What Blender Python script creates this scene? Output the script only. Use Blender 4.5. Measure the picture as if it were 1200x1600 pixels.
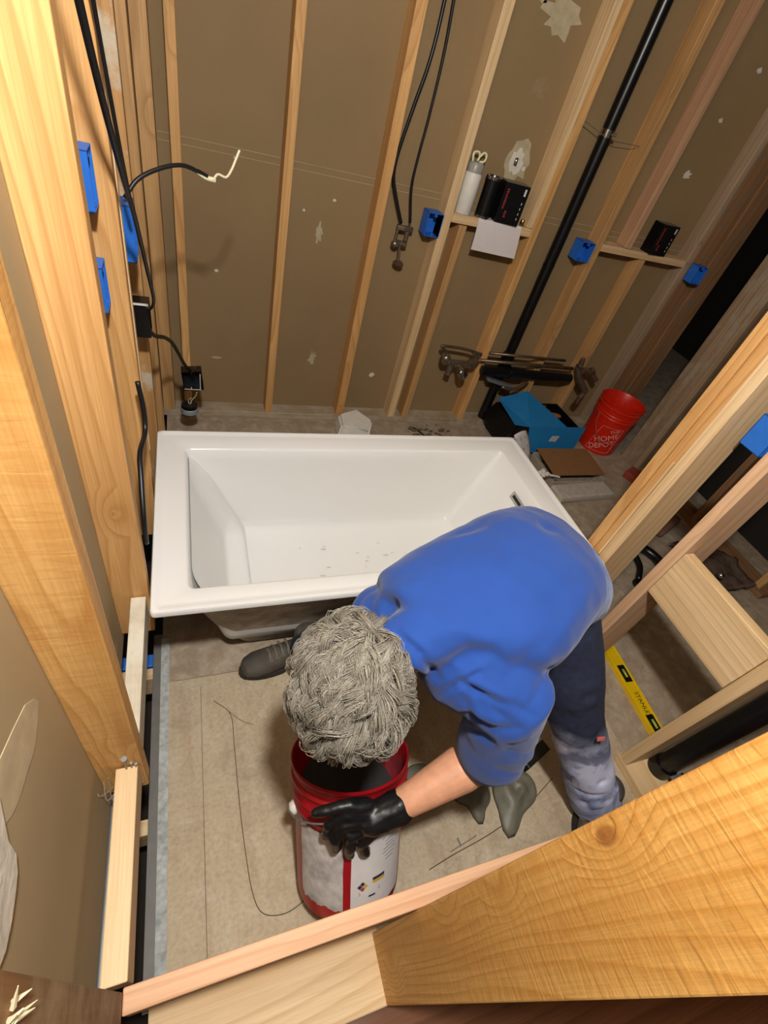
import bpy, bmesh, math, random
from mathutils import Vector as V, Matrix, Euler, noise
random.seed(7)
S = bpy.context.scene
for o in list(bpy.data.objects): bpy.data.objects.remove(o)
COL = S.collection

# ------------------------------------------------------------------ camera
cam = bpy.data.cameras.new('camera'); cam_o = bpy.data.objects.new('camera', cam); COL.objects.link(cam_o)
RX = V((0.93288, -0.27623, 0.23115)); DN = V((-0.03881, -0.71511, -0.69793)); FW = V((0.35809, 0.64212, -0.67783))
m3 = Matrix((RX, -DN, -FW)).transposed()
cam_o.matrix_world = Matrix.Translation((0.127, 0, 1.667)) @ m3.to_4x4()
cam.sensor_fit = 'VERTICAL'; cam.sensor_height = 32.0; cam.lens = 32.0 * 756.57 / 1600.0
cam.clip_start = 0.02; cam.clip_end = 60
S.camera = cam_o
# ------------------------------------------------------------------ light and exposure
w = bpy.data.worlds.new('world'); S.world = w; w.use_nodes = True
w.node_tree.nodes['Background'].inputs[0].default_value = (1.0, 0.93, 0.84, 1)
w.node_tree.nodes['Background'].inputs[1].default_value = 0.05
def lamp(name, kind, loc, power, size, col=(1, .98, .955), target=None):
    l = bpy.data.lights.new(name, kind); l.energy = power; l.color = col
    if kind == 'AREA': l.shape = 'DISK'; l.size = size
    else: l.shadow_soft_size = size
    o = bpy.data.objects.new(name, l); COL.objects.link(o); o.location = loc
    if target is not None: o.rotation_euler = (V(target) - V(loc)).to_track_quat('-Z', 'Y').to_euler()
    return o
lamp('work_light', 'POINT', (0.19, 0.03, 2.35), 112, 0.05)
lamp('fill_light', 'POINT', (0.5, 0.9, 2.62), 2.5, 0.25)  # weak fill added to lift the far parts, no actual bulb there
vs = S.view_settings
vs.view_transform = 'Standard'; vs.look = 'None'; vs.gamma = 1; vs.use_curve_mapping = False; vs.exposure = 0.38

# ------------------------------------------------------------------ helpers
def lin(h):
    h = h.lstrip('#'); c = [int(h[i:i+2], 16) / 255 for i in (0, 2, 4)]
    return tuple((x/12.92 if x <= .04045 else ((x+.055)/1.055)**2.4) for x in c) + (1,)
class NT:
    def __init__(s, name):
        s.m = bpy.data.materials.new(name); s.m.use_nodes = True; s.t = s.m.node_tree
        s.b = s.t.nodes['Principled BSDF']
    def n(s, typ, **kw):
        nd = s.t.nodes.new(typ)
        for k, v in kw.items():
            if k.startswith('i_'):
                key = k[2:]; key = int(key) if key.isdigit() else key.replace('_', ' ')
                nd.inputs[key].default_value = v
            else: setattr(nd, k, v)
        return nd
    def l(s, a, b): s.t.links.new(a, b)
    def math(s, op, a, b=None, clamp=False):
        nd = s.t.nodes.new('ShaderNodeMath'); nd.operation = op; nd.use_clamp = clamp
        for i, x in enumerate((a, b)):
            if x is None: continue
            if isinstance(x, (int, float)): nd.inputs[i].default_value = x
            else: s.l(x, nd.inputs[i])
        return nd.outputs[0]
    def mix(s, fac, a, b, mode='MIX'):
        nd = s.t.nodes.new('ShaderNodeMixRGB'); nd.blend_type = mode
        for i, x in enumerate((fac, a, b)):
            if isinstance(x, (int, float)): nd.inputs[i].default_value = x
            elif isinstance(x, tuple): nd.inputs[i].default_value = x
            else: s.l(x, nd.inputs[i])
        return nd.outputs[0]
    def ramp(s, fac, stops):
        nd = s.t.nodes.new('ShaderNodeValToRGB'); s.l(fac, nd.inputs[0]); e = nd.color_ramp.elements
        while len(e) < len(stops): e.new(.5)
        for el, (p, c) in zip(e, stops): el.position = p; el.color = c if isinstance(c, tuple) else (c, c, c, 1)
        return nd.outputs[0]
    def coords(s, scale=(1, 1, 1), rnd=True):
        tc = s.t.nodes.new('ShaderNodeTexCoord'); out = tc.outputs['Object']
        if rnd:
            oi = s.t.nodes.new('ShaderNodeObjectInfo')
            vm = s.t.nodes.new('ShaderNodeVectorMath'); vm.operation = 'MULTIPLY_ADD'
            s.l(oi.outputs['Random'], vm.inputs[0]); vm.inputs[1].default_value = (3.1, 5.3, 7.7); s.l(out, vm.inputs[2]); out = vm.outputs[0]
        mp = s.t.nodes.new('ShaderNodeMapping'); s.l(out, mp.inputs[0]); mp.inputs['Scale'].default_value = scale
        return mp.outputs[0]
    def noise(s, vec, scale, detail=3, rough=.55, dist=0):
        nd = s.t.nodes.new('ShaderNodeTexNoise'); s.l(vec, nd.inputs['Vector'])
        nd.inputs['Scale'].default_value = scale; nd.inputs['Detail'].default_value = detail
        nd.inputs['Roughness'].default_value = rough; nd.inputs['Distortion'].default_value = dist
        return nd.outputs['Fac']
    def bump(s, h, strength, dist=.01):
        nd = s.t.nodes.new('ShaderNodeBump'); nd.inputs['Strength'].default_value = strength; nd.inputs['Distance'].default_value = dist
        s.l(h, nd.inputs['Height']); s.l(nd.outputs[0], s.b.inputs['Normal'])
    def base(s, x):
        if isinstance(x, tuple): s.b.inputs['Base Color'].default_value = x
        else: s.l(x, s.b.inputs['Base Color'])
    def rough(s, r): s.b.inputs['Roughness'].default_value = r
    def metal(s, r): s.b.inputs['Metallic'].default_value = r

def plain(name, h, rough=.6, metal=0, var=.12, scale=30, spec=None, bump=0):
    t = NT(name); c = lin(h)
    co = t.coords(); nf = t.noise(co, scale, 4)
    d = tuple(x * (1 - var) for x in c[:3]) + (1,); li = tuple(min(1, x * (1 + var)) for x in c[:3]) + (1,)
    t.base(t.ramp(nf, [(.3, d), (.7, li)])); t.rough(rough); t.metal(metal)
    if bump: t.bump(nf, bump, .003)
    if spec is not None: t.b.inputs['Specular IOR Level'].default_value = spec
    return t.m

def wood(name, light, dark, axis='z', knot='5a3212', ring=55, wav=1.0, rough=.62, bump=.25, stain=0.0, staincol='8a8070', knots=1.0, thin=None, saw=0.0):
    t = NT(name)
    k = {'x': (.10, 1, 1), 'y': (1, .10, 1), 'z': (1, 1, .10)}[axis]
    p = t.coords((1, 1, 1)); ps = t.coords(k)
    # knots
    kk = {'x': [.5, 1, 1], 'y': [1, .5, 1], 'z': [1, 1, .5]}[axis]
    kk['xyz'.index(thin or {'x': 'y', 'y': 'x', 'z': 'y'}[axis])] *= .02
    kk = tuple(kk)
    vo = t.n('ShaderNodeTexVoronoi'); vo.inputs['Scale'].default_value = 5.5; t.l(t.coords(kk), vo.inputs['Vector'])
    kd = vo.outputs['Distance']
    kin = t.ramp(kd, [(.0, 1.0), (.045 * knots, .8), (.065 * knots + .001, .0)])
    khalo = t.ramp(kd, [(.0, 1.0), (.09, .55), (.26, .0)])
    # warp
    nz = t.n('ShaderNodeTexNoise'); t.l(ps, nz.inputs['Vector']); nz.inputs['Scale'].default_value = 7.0; nz.inputs['Detail'].default_value = 1.5
    sub = t.n('ShaderNodeVectorMath', operation='SUBTRACT'); t.l(nz.outputs['Color'], sub.inputs[0]); sub.inputs[1].default_value = (.5, .5, .5)
    sc = t.n('ShaderNodeVectorMath', operation='SCALE'); t.l(sub.outputs[0], sc.inputs[0]); sc.inputs['Scale'].default_value = .10 * wav
    ad = t.n('ShaderNodeVectorMath', operation='ADD'); t.l(ps, ad.inputs[0]); t.l(sc.outputs[0], ad.inputs[1])
    sx = t.n('ShaderNodeSeparateXYZ'); t.l(ad.outputs[0], sx.inputs[0])
    a, b = {'x': (1, 2), 'y': (0, 2), 'z': (0, 1)}[axis]
    r = t.math('SQRT', t.math('ADD', t.math('MULTIPLY', sx.outputs[a], sx.outputs[a]), t.math('MULTIPLY', sx.outputs[b], sx.outputs[b])))
    r = t.math('ADD', r, t.math('MULTIPLY', khalo, .05 * knots))
    ph = t.math('FRACT', t.math('MULTIPLY', r, float(ring)))
    rg = t.ramp(ph, [(.0, 0.0), (.55, .25), (.88, 1.0), (1.0, 0.0)])
    fib = {'x': (.02, 1, 1), 'y': (1, .02, 1), 'z': (1, 1, .02)}[axis]
    fn = t.noise(t.coords(fib), 260, 3, .6)
    big = t.noise(ps, 9, 2)
    L, D = lin(light), lin(dark)
    c = t.mix(t.math('MULTIPLY', rg, .52), L, D)
    c = t.mix(t.math('MULTIPLY', khalo, .30), c, D)
    c = t.mix(t.ramp(fn, [(.35, .35), (.65, 0.0)]), c, D)
    c = t.mix(t.ramp(big, [(.35, .45), (.65, 0.0)]), c, tuple(x * .85 for x in D[:3]) + (1,))
    c = t.mix(kin, c, lin(knot))
    if stain:
        sn = t.noise(p, 9, 5, .65)
        c = t.mix(t.ramp(sn, [(.62 - stain * .25, 0.0), (.70 - stain * .1, .8)]), c, lin(staincol))
    t.base(c); t.rough(rough)
    hgt = t.math('ADD', t.math('MULTIPLY', rg, .6), fn)
    if saw:
        ws = {'x': (16, 3, 3), 'y': (3, 16, 3), 'z': (3, 3, 16)}[axis]
        sn2 = t.noise(t.coords(ws), 5.5, 2, .5, .8)
        hgt = t.math('ADD', hgt, t.math('MULTIPLY', sn2, saw)); c2 = t.mix(t.ramp(sn2, [(.45, 0.0), (.62, .22)]), c, D); t.base(c2)
    t.bump(hgt, bump, .002)
    return t.m

def obj(name, bm, mat, parent=None, loc=None, smooth=False, autos=None):
    """link a bmesh (world or parent-local coordinates) as one mesh object"""
    me = bpy.data.meshes.new(name)
    if loc is not None:
        for v in bm.verts: v.co -= V(loc)
    bm.normal_update(); bm.to_mesh(me); bm.free()
    for m in (mat if isinstance(mat, (list, tuple)) else [mat]): me.materials.append(m)
    if smooth:
        for p in me.polygons: p.use_smooth = True
        if autos: me.set_sharp_from_angle(angle=math.radians(autos))
    o = bpy.data.objects.new(name, me); COL.objects.link(o)
    if loc is not None: o.location = loc
    if parent: o.parent = parent
    return o
def empty(name, loc=(0, 0, 0), rot=(0, 0, 0)):
    o = bpy.data.objects.new(name, None); COL.objects.link(o); o.location = loc; o.rotation_euler = rot; o.empty_display_size = .1
    return o
def tag(o, label=None, cat=None, group=None, kind=None):
    if label: o['label'] = label
    if cat: o['category'] = cat
    if group: o['group'] = group
    if kind: o['kind'] = kind
    return o
def NB(): return bmesh.new()
def box(bm, x0, x1, y0, y1, z0, z1, bev=.0, M=None, mi=0):
    r = bmesh.ops.create_cube(bm, size=1); vs_ = r['verts']
    for v in vs_: v.co = V((x0 + (v.co.x + .5) * (x1 - x0), y0 + (v.co.y + .5) * (y1 - y0), z0 + (v.co.z + .5) * (z1 - z0)))
    fs = list({f for v in vs_ for f in v.link_faces}); 
    for f in fs: f.material_index = mi
    if bev > 0:
        es = list({e for v in vs_ for e in v.link_edges})
        rr = bmesh.ops.bevel(bm, geom=es, offset=bev, segments=2, profile=.5, affect='EDGES')
        vs_ = list({v for f in rr['faces'] for v in f.verts} | {v for v in vs_ if v.is_valid})
    if M is not None: bmesh.ops.transform(bm, matrix=M, verts=[v for v in vs_ if v.is_valid])
    return vs_
def frames(pts):
    pts = [V(p) for p in pts]; T = []
    for i in range(len(pts)):
        a = pts[max(i-1, 0)]; b = pts[min(i+1, len(pts)-1)]; T.append((b - a).normalized())
    ref = V((0, 0, 1)) if abs(T[0].z) < .9 else V((1, 0, 0))
    n = (ref - T[0] * ref.dot(T[0])).normalized(); out = []
    for t in T:
        n = (n - t * n.dot(t)).normalized(); out.append((t, n, t.cross(n)))
    return pts, out
def tube(bm, pts, r, seg=10, cap=True, mi=0):
    pts, fr = frames(pts); rings = []
    for i, (p, (t, n, b)) in enumerate(zip(pts, fr)):
        rr = r[i] if isinstance(r, (list, tuple)) else r
        rings.append([bm.verts.new(p + (n * math.cos(a) + b * math.sin(a)) * rr) for a in [2*math.pi*k/seg for k in range(seg)]])
    for A, B in zip(rings, rings[1:]):
        for k in range(seg):
            f = bm.faces.new((A[k], A[(k+1) % seg], B[(k+1) % seg], B[k])); f.material_index = mi
    if cap:
        for rg, rev in ((rings[0], True), (rings[-1], False)):
            f = bm.faces.new(rg[::-1] if rev else rg); f.material_index = mi
    return rings
def spline(pts, n=8):
    """catmull-rom"""
    P = [V(p) for p in pts]; P = [P[0]*2-P[1]] + P + [P[-1]*2-P[-2]]; out = []
    for i in range(1, len(P)-2):
        for k in range(n):
            t = k / n; a, b, c, d = P[i-1], P[i], P[i+1], P[i+2]
            out.append(.5*((2*b)+(c-a)*t+(2*a-5*b+4*c-d)*t*t+(3*b-a-3*c+d)*t**3))
    out.append(P[-2]); return out
def lathe(bm, prof, seg=48, M=None, mi=0, a0=0, a1=2*math.pi):
    full = abs(a1-a0-2*math.pi) < 1e-6; n = seg if full else seg+1; rings = []
    for r, z in prof:
        ring = []
        for k in range(n):
            a = a0 + (a1-a0)*k/seg; co = V((r*math.cos(a), r*math.sin(a), z))
            ring.append(bm.verts.new(M @ co if M else co))
        rings.append(ring)
    for A, B in zip(rings, rings[1:]):
        for k in range(seg):
            j = (k+1) % n
            if A is B: continue
            f = bm.faces.new((A[k], A[j], B[j], B[k])); f.material_index = mi
    return rings
def ringcap(bm, ring, rev=False, mi=0):
    f = bm.faces.new(ring[::-1] if rev else ring); f.material_index = mi
def loft(bm, st, seg=24, cap=True, power=2.0):
    """st: list of (center, u, v) with u, v the half axes (vectors); closed super-ellipse rings"""
    rings = []
    for c, u, v in st:
        c, u, v = V(c), V(u), V(v); ring = []
        for k in range(seg):
            a = 2*math.pi*k/seg; ca, sa = math.cos(a), math.sin(a)
            e = 2/power
            x = math.copysign(abs(ca)**e, ca); y = math.copysign(abs(sa)**e, sa)
            ring.append(bm.verts.new(c + u*x + v*y))
        rings.append(ring)
    for A, B in zip(rings, rings[1:]):
        for k in range(seg):
            bm.faces.new((A[k], A[(k+1) % seg], B[(k+1) % seg], B[k]))
    if cap: bm.faces.new(rings[0][::-1]); bm.faces.new(rings[-1])
    return rings
def limb(bm, pts, rad, seg=18):
    """tapered limb with domed ends"""
    pts = [V(p) for p in pts]; d0 = (pts[0]-pts[1]).normalized(); d1 = (pts[-1]-pts[-2]).normalized()
    P = [pts[0]+d0*rad[0]*.9, pts[0]+d0*rad[0]*.55] + pts + [pts[-1]+d1*rad[-1]*.55, pts[-1]+d1*rad[-1]*.9]
    R_ = [rad[0]*.25, rad[0]*.8] + list(rad) + [rad[-1]*.8, rad[-1]*.25]
    tube(bm, P, R_, seg)
def ell(bm, c, ax, seg=24):
    """ellipsoid with three half-axis vectors"""
    r = bmesh.ops.create_uvsphere(bm, u_segments=seg, v_segments=seg//2, radius=1)
    M = Matrix((V(ax[0]), V(ax[1]), V(ax[2]))).transposed()
    for v in r['verts']: v.co = M @ v.co + V(c)
def remeshed(name, bm, mat, voxel, smooth=2, parent=None, fn=None):
    o = obj(name, bm, mat)
    bm_fix = bmesh.new(); bm_fix.from_mesh(o.data); bmesh.ops.recalc_face_normals(bm_fix, faces=bm_fix.faces); bm_fix.to_mesh(o.data); bm_fix.free()
    md = o.modifiers.new('r', 'REMESH'); md.mode = 'VOXEL'; md.voxel_size = voxel; md.use_smooth_shade = True
    if smooth:
        ms = o.modifiers.new('s', 'SMOOTH'); ms.iterations = smooth; ms.factor = .6
    bpy.context.view_layer.update()
    me = bpy.data.meshes.new_from_object(o.evaluated_get(bpy.context.evaluated_depsgraph_get()))
    o.modifiers.clear(); o.data = me
    if not me.materials:
        for m in (mat if isinstance(mat, (list, tuple)) else [mat]): me.materials.append(m)
    if fn:
        nrm = [v.normal.copy() for v in me.vertices]
        for v, nn in zip(me.vertices, nrm): v.co = v.co + fn(v.co, nn)
    for p in me.polygons: p.use_smooth = True
    if parent: o.parent = parent; o.matrix_parent_inverse = Matrix.Translation(-parent.location)
    me.name = name
    return o
def text_bm(body, size, extrude=.0003):
    """lettering as mesh in the xy plane, centred"""
    c = bpy.data.curves.new('lettering', 'FONT'); c.body = body; c.size = size; c.extrude = extrude
    c.align_x = 'CENTER'; c.align_y = 'CENTER'; c.resolution_u = 3
    o = bpy.data.objects.new('lettering', c); COL.objects.link(o); bpy.context.view_layer.update()
    me = bpy.data.meshes.new_from_object(o.evaluated_get(bpy.context.evaluated_depsgraph_get()))
    bm = bmesh.new(); bm.from_mesh(me); bpy.data.objects.remove(o); bpy.data.meshes.remove(me)
    bm.verts.ensure_lookup_table(); return bm

# ------------------------------------------------------------------ materials
yel = dict(light='e9b872', dark='a5672c')
W_near = {'z': wood('yellow_near_lumber', 'f2c474', 'c0822f', 'z', ring=80, wav=2.0, bump=.3, knots=.9, thin='x', saw=1.6, knot='9a6430'), 'l': wood('yellow_left_lumber', 'f0c47c', 'bd7f35', 'z', ring=80, wav=2.0, bump=.25, knots=.8, thin='y', saw=1.0, knot='9a6430')}
W_left = wood('orange_stud_lumber', 'e9ba7a', 'b27a3c', 'z', ring=70, wav=1.8, bump=.3, knots=.7, thin='y')
W_back = wood('aged_stud_lumber', 'd6a970', '9a7040', 'z', ring=55, knots=.7)
W_pale = {a: wood('fresh_pine_lumber_'+a, 'ecd2a6', 'c79d68', a, ring=45, knot='7a5230', wav=1.0, knots=.8) for a in 'xyz'}
W_pink = wood('pinkish_fir_lumber', 'e6bd98', 'bf8a60', 'x', ring=60, wav=.5, knots=.3)
W_dark = {a: wood('weathered_dark_lumber_'+a, 'a67c54', '684a2e', a, ring=50, stain=.2, staincol='7b6f60') for a in 'xyz'}
W_grey = wood('rough_grey_lumber', 'b09677', '75604a', 'z', ring=55, stain=.5, staincol='a39782', knots=.5)
W_dusty = {a: wood('dusty_old_lumber_'+a, '9b7346', '6b4826', a, ring=55, stain=.6, staincol='a38f6d') for a in 'xyz'}
W_plaster = wood('plaster_covered_lumber', 'd8ccb4', 'a5967c', 'y', ring=40, stain=.9, staincol='e0dccb', knots=.5, bump=.5)
W_plate = wood('dusty_plate_lumber', 'b3a288', '8c785c', 'x', ring=50, stain=.8, staincol='b4a896', knots=.5)

def drywall(name, h, dust='b5ab93', amt=.4, scale=4.0):
    t = NT(name); p = t.coords((1, 1, 1), False); c = lin(h)
    n1 = t.noise(p, 1.6, 4, .6); n2 = t.noise(p, 45, 3, .6); n3 = t.noise(p, scale, 6, .7, .6)
    c1 = t.mix(t.ramp(n1, [(.35, .0), (.7, .55)]), c, tuple(x*.72 for x in c[:3]) + (1,))
    c2 = t.mix(t.math('MULTIPLY', n2, .16), c1, tuple(x*.6 for x in c[:3]) + (1,))
    c3 = t.mix(t.ramp(n3, [(.66, 0.0), (.76, amt)]), c2, lin(dust))
    t.base(c3); t.rough(.85); t.bump(n2, .15, .001)
    return t.m
M_dry = drywall('unpainted_drywall', '947b56', amt=.22)
M_dryL = drywall('unpainted_drywall_smeared', 'b3a07a', dust='d8d2c0', amt=.45, scale=2.4)
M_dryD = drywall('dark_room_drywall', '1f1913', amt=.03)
M_seam = plain('drywall_seam_paper', 'a8987a', .9)
M_mud = plain('joint_compound', 'd5d0c4', .8, var=.1)
M_mudgrey = plain('thin_joint_compound', 'b3a688', .85, var=.12)
def floor_mat():
    t = NT('dusty_subfloor'); p = t.coords((1, 1, 1), False)
    base = lin('c4b498')
    n1 = t.noise(p, 2.2, 5, .6, .5); n2 = t.noise(p, 14, 5, .7, .4); n3 = t.noise(p, 90, 3, .6)
    pl = t.coords((9, .7, 1), False); n4 = t.noise(pl, 1.7, 4, .6)
    c = t.mix(t.ramp(n1, [(.35, .0), (.65, .6)]), base, lin('ad9d84'))
    c = t.mix(t.ramp(n4, [(.45, .0), (.7, .45)]), c, lin('a08468'))
    c = t.mix(t.ramp(n2, [(.52, .0), (.72, .65)]), c, lin('cfc5b0'))
    n5 = t.noise(p, 6, 6, .7, 1.5); c = t.mix(t.ramp(n5, [(.50, .0), (.66, .4)]), c, lin('8f7d66'))
    c = t.mix(t.ramp(n3, [(.3, .35), (.6, 0.0)]), c, lin('8b7b64'))
    # darker, dirtier zone outside the clean sheet (towards the tub and the next rooms)
    sx = t.n('ShaderNodeSeparateXYZ'); t.l(p, sx.inputs[0])
    dirt = t.math('GREATER_THAN', t.math('ADD', sx.outputs[1], t.math('MULTIPLY', n2, .03)), .85)
    dirt2 = t.math('GREATER_THAN', sx.outputs[0], 1.60)
    dd = t.math('MAXIMUM', dirt, dirt2)
    c = t.mix(t.math('MULTIPLY', dd, .75), c, t.mix(t.ramp(n2, [(.4, 0.0), (.7, .9)]), lin('8d7a66'), lin('b5a996')))
    t.base(c); t.rough(.8); t.bump(t.math('ADD', n2, n3), .25, .003)
    return t.m
M_floor = floor_mat()
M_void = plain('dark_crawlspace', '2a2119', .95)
M_hard = wood('hardwood_flooring', '8a5a3c', '55331f', 'x', ring=40, rough=.28, bump=.1, knots=.2)
M_tub = plain('white_acrylic', 'e9eae8', .16, var=.012, scale=3)
M_shell = plain('grey_fibreglass_shell', 'b5ada0', .75, var=.3, scale=25, bump=.6)
M_chrome = plain('chrome', 'c9c9c6', .18, 1.0, var=.03)
M_steel = plain('galvanised_steel', '8f9396', .45, .6, var=.12, scale=14)
M_steelgrey = plain('grey_steel_face', '6d6b66', .6, .2, var=.08)
M_cement = plain('speckled_cement_strip', 'a9adaa', .8, var=.3, scale=60)
M_blue = plain('blue_pvc_box', '2269c9', .5, var=.08)
M_bluein = plain('blue_pvc_inside', '17498f', .6)
M_black = plain('black_abs', '0d0e10', .32, var=.2)
M_cable = plain('black_cable_sheath', '141416', .4, var=.2)
M_white = plain('white_plastic', 'dedcd2', .45, var=.04)
M_wire = plain('cream_wire', 'e9e2bd', .5, var=.03)
M_copper = plain('tarnished_copper', '7a6450', .4, .7, var=.3)
M_brass = plain('brass_valve', '8f8271', .35, .8, var=.2)
M_paper = plain('white_paper', 'dcd4d2', .8, var=.02)
M_card = plain('brown_cardboard', '8a6038', .85, var=.06)
M_cardblue = plain('blue_printed_card', '1c78b4', .55, var=.06)
M_cardblk = plain('black_printed_card', '0b0b0d', .35, var=.2)
M_redtext = plain('red_print', 'a5302c', .6)
M_whitetext = plain('white_print', 'd8d4cf', .6)
M_foam = plain('white_foam', 'ddd8cd', .8, var=.05)
M_dusty = plain('dusty_foam', '9a8f80', .85, var=.15)
M_yellow = plain('yellow_level_body', 'e0b90c', .4, var=.05)
M_glassy = plain('vial_liquid', '9fb04a', .15)

# ------------------------------------------------------------------ structure
def struct(name, x0, x1, y0, y1, z0, z1, m):
    b = NB(); box(b, x0, x1, y0, y1, z0, z1)
    return tag(obj(name, b, m), kind='structure')
fl = struct('floor', -.008, 5.2, -.105, 4.4, -.03, 0, M_floor)
struct('trim_1', -.012, .014, .04, 1.0, 0.0, .003, M_cement)          # speckled strip along the floor edge
hf = struct('trim_2', -.6, 5.2, -1.6, -.107, -.03, -.002, M_hard)   # hardwood flooring of the next room
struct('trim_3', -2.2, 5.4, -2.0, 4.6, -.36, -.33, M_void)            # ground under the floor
wb = struct('wall_back', -.11, 3.17, 2.45, 2.4625, 0, 2.75, M_dry)
wl = struct('wall_left', -.1095, -.097, .0, 2.45, .23, 2.75, M_dryL)
struct('ceiling', -.11, 5.2, -1.6, 4.4, 2.76, 2.78, drywall('ceiling_drywall', '7d705a', amt=.1))
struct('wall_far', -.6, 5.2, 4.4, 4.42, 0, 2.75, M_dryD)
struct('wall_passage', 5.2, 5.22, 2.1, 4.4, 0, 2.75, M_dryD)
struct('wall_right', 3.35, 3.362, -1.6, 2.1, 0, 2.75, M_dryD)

def onwall(name, bm, m, parent): return obj(name, bm, m, parent)
# drywall tape seam
b = NB(); box(b, -.09, 3.16, 2.4485, 2.4502, 1.206, 1.2085); box(b, -.09, 3.16, 2.4485, 2.4502, 1.232, 1.2345); onwall('tape_seam', b, M_seam, wb)
def blob(bm, c, r, plane='y', n=18, rug=.35, th=.0015, sy=1.0, seed=0):
    random.seed(seed); cx, cz = c; y = 2.45
    top = []; bot = []
    for k in range(n):
        a = 2*math.pi*k/n; rr = r*(1-rug*random.random())
        p = V((cx+rr*math.cos(a), y-th, cz+rr*sy*math.sin(a))); top.append(bm.verts.new(p)); bot.append(bm.verts.new(V((p.x, y, p.z))))
    bm.faces.new(top)
    for k in range(n): bm.faces.new((top[k], bot[k], bot[(k+1) % n], top[(k+1) % n]))
b = NB(); blob(b, (1.55, 1.90), .12, sy=.7, seed=3, rug=.6); blob(b, (1.47, 2.02), .04, seed=4, sy=1.3); blob(b, (1.45, 1.93), .02, seed=5); 
onwall('compound_patch', b, M_mudgrey, wb)
b = NB(); blob(b, (1.50, 2.02), .035, seed=4, sy=1.8, th=.002); blob(b, (1.575, 1.42), .042, sy=1.35, seed=8, th=.0025); blob(b, (1.625, 1.40), .012, seed=9)
for i, (x, z, r) in enumerate([(2.60, 1.78, .016), (2.66, 1.98, .017), (2.58, 1.545, .03), (2.95, 2.1, .02), (.32, 1.2, .006), (.25, .75, .012), (.75, 1.12, .01), (.62, 1.06, .008), (1.12, .27, .02)]): blob(b, (x, z), r, seed=20+i, sy=.8, rug=.5, th=.002)
onwall('compound_spot', b, M_mud, wb)
b = NB(); blob(b, (1.58, 1.42), .085, sy=1.1, seed=12, th=.001, rug=.4); blob(b, (.70, .98), .022, sy=2.6, seed=14, th=.0008, rug=.6); blob(b, (.75, .35), .03, sy=1.6, seed=15, th=.0008, rug=.6); blob(b, (.25, .31), .03, sy=.25, seed=16, th=.0008)
onwall('compound_smear', b, M_mudgrey, wb)

def wallslab(name, pts, th, m):
    b = NB(); t_ = [b.verts.new((-.097+th, y, z)) for y, z in pts]; l_ = [b.verts.new((-.0972, y, z)) for y, z in pts]
    b.faces.new(t_); n = len(pts)
    for k in range(n): b.faces.new((t_[k], l_[k], l_[(k+1) % n], t_[(k+1) % n]))
    bmesh.ops.recalc_face_normals(b, faces=b.faces); return obj(name, b, m, wl)
wallslab('plaster_lump', [(.238, .985), (.222, .955), (.206, .925), (.200, .889), (.184, .872), (.166, .866), (.140, .862), (.112, .866), (.07, .90), (.10, 1.12), (.20, 1.12)], .006, plain('rough_white_plaster', 'e0dccf', .8, var=.15, scale=40, bump=.8))
wallslab('plaster_smear', [(.388, .893), (.382, .915), (.36, .945), (.32, .968), (.273, .992), (.235, .99), (.21, .95), (.235, .915), (.258, .898), (.30, .884), (.33, .874), (.36, .88)], .0009, plain('tan_plaster_smear', 'c2b392', .85))
# ------------------------------------------------------------------ lumber
def lumber(name, x0, x1, y0, y1, z0, z1, m, label, cat='stud', group=None, bev=.0025, parent=None):
    b = NB(); box(b, x0, x1, y0, y1, z0, z1, bev)
    o = obj(name, b, m, parent, loc=((x0+x1)/2, (y0+y1)/2, z0))
    if parent: pass
    else: tag(o, label, cat, group)
    return o
LS = 'studs of the left wall'; BS = 'studs of the back wall'; RS = 'studs of the right wall'
TOP = 2.70
def stud_left(y, z0, m, label):
    return lumber('wall_stud', -.097, -.008, y, y+.038, z0, TOP, m, label, group=LS)
s0 = stud_left(.432, .30, W_near['l'], 'bright yellow left wall stud nearest the camera, ending behind the nailed ledge board')
s1 = stud_left(.872, .27, W_left, 'orange left wall stud, second from the camera, reaching the white plastered ledge board')
s2 = stud_left(1.278, .25, W_left, 'orange stud of the left wall carrying two blue electrical boxes on its face')
s3 = stud_left(1.684, .04, wood('mudded_stud_lumber', 'c99a62', '94662f', 'z', ring=50, stain=.35, staincol='c3bba6'), 'left wall stud with pale plaster smears behind the black cable')
s4 = stud_left(2.09, .04, W_back, 'narrow sliver of left wall stud closest to the back corner')
lumber('corner_stud', -.02, .035, 2.361, 2.45, .038, TOP, W_back, 'tan stud standing in the back left corner of the alcove', group=BS)
for x0, x1, m, lab in [(.084, .120, W_left, 'thin orange stud on the back wall behind the dangling black junction box'),
                       (.503, .541, W_left, 'honey coloured back wall stud left of the paired black cables'),
                       (.918, .962, W_left, 'back wall stud with a pale chipped patch directly left of the paired black cables'),
                       (1.250, 1.294, W_pale['z'], 'pale pine stud forming the left side of the bottle shelf niche')]:
    lumber('wall_stud', x0, x1, 2.361, 2.45, .038, TOP, m, lab, group=BS)
lumber('wall_stud', 1.345, 1.385, 2.361, 2.45, .038, 1.14, W_back, 'short tan stud ending under the left end of the bottle shelf', group=BS)
lumber('wall_stud', 1.705, 1.742, 2.361, 2.45, 1.185, TOP, W_pale['z'], 'pale stud with knots rising from the right end of the bottle shelf', group=BS)
lumber('wall_stud', 1.744, 1.786, 2.361, 2.45, .038, TOP, W_left, 'orange stud doubled against the pale knotty one, left of the black vent pipe', group=BS)
lumber('wall_stud', 2.160, 2.204, 2.361, 2.45, .038, TOP, W_back, 'brown stud right of the black vent pipe', group=BS)
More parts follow.
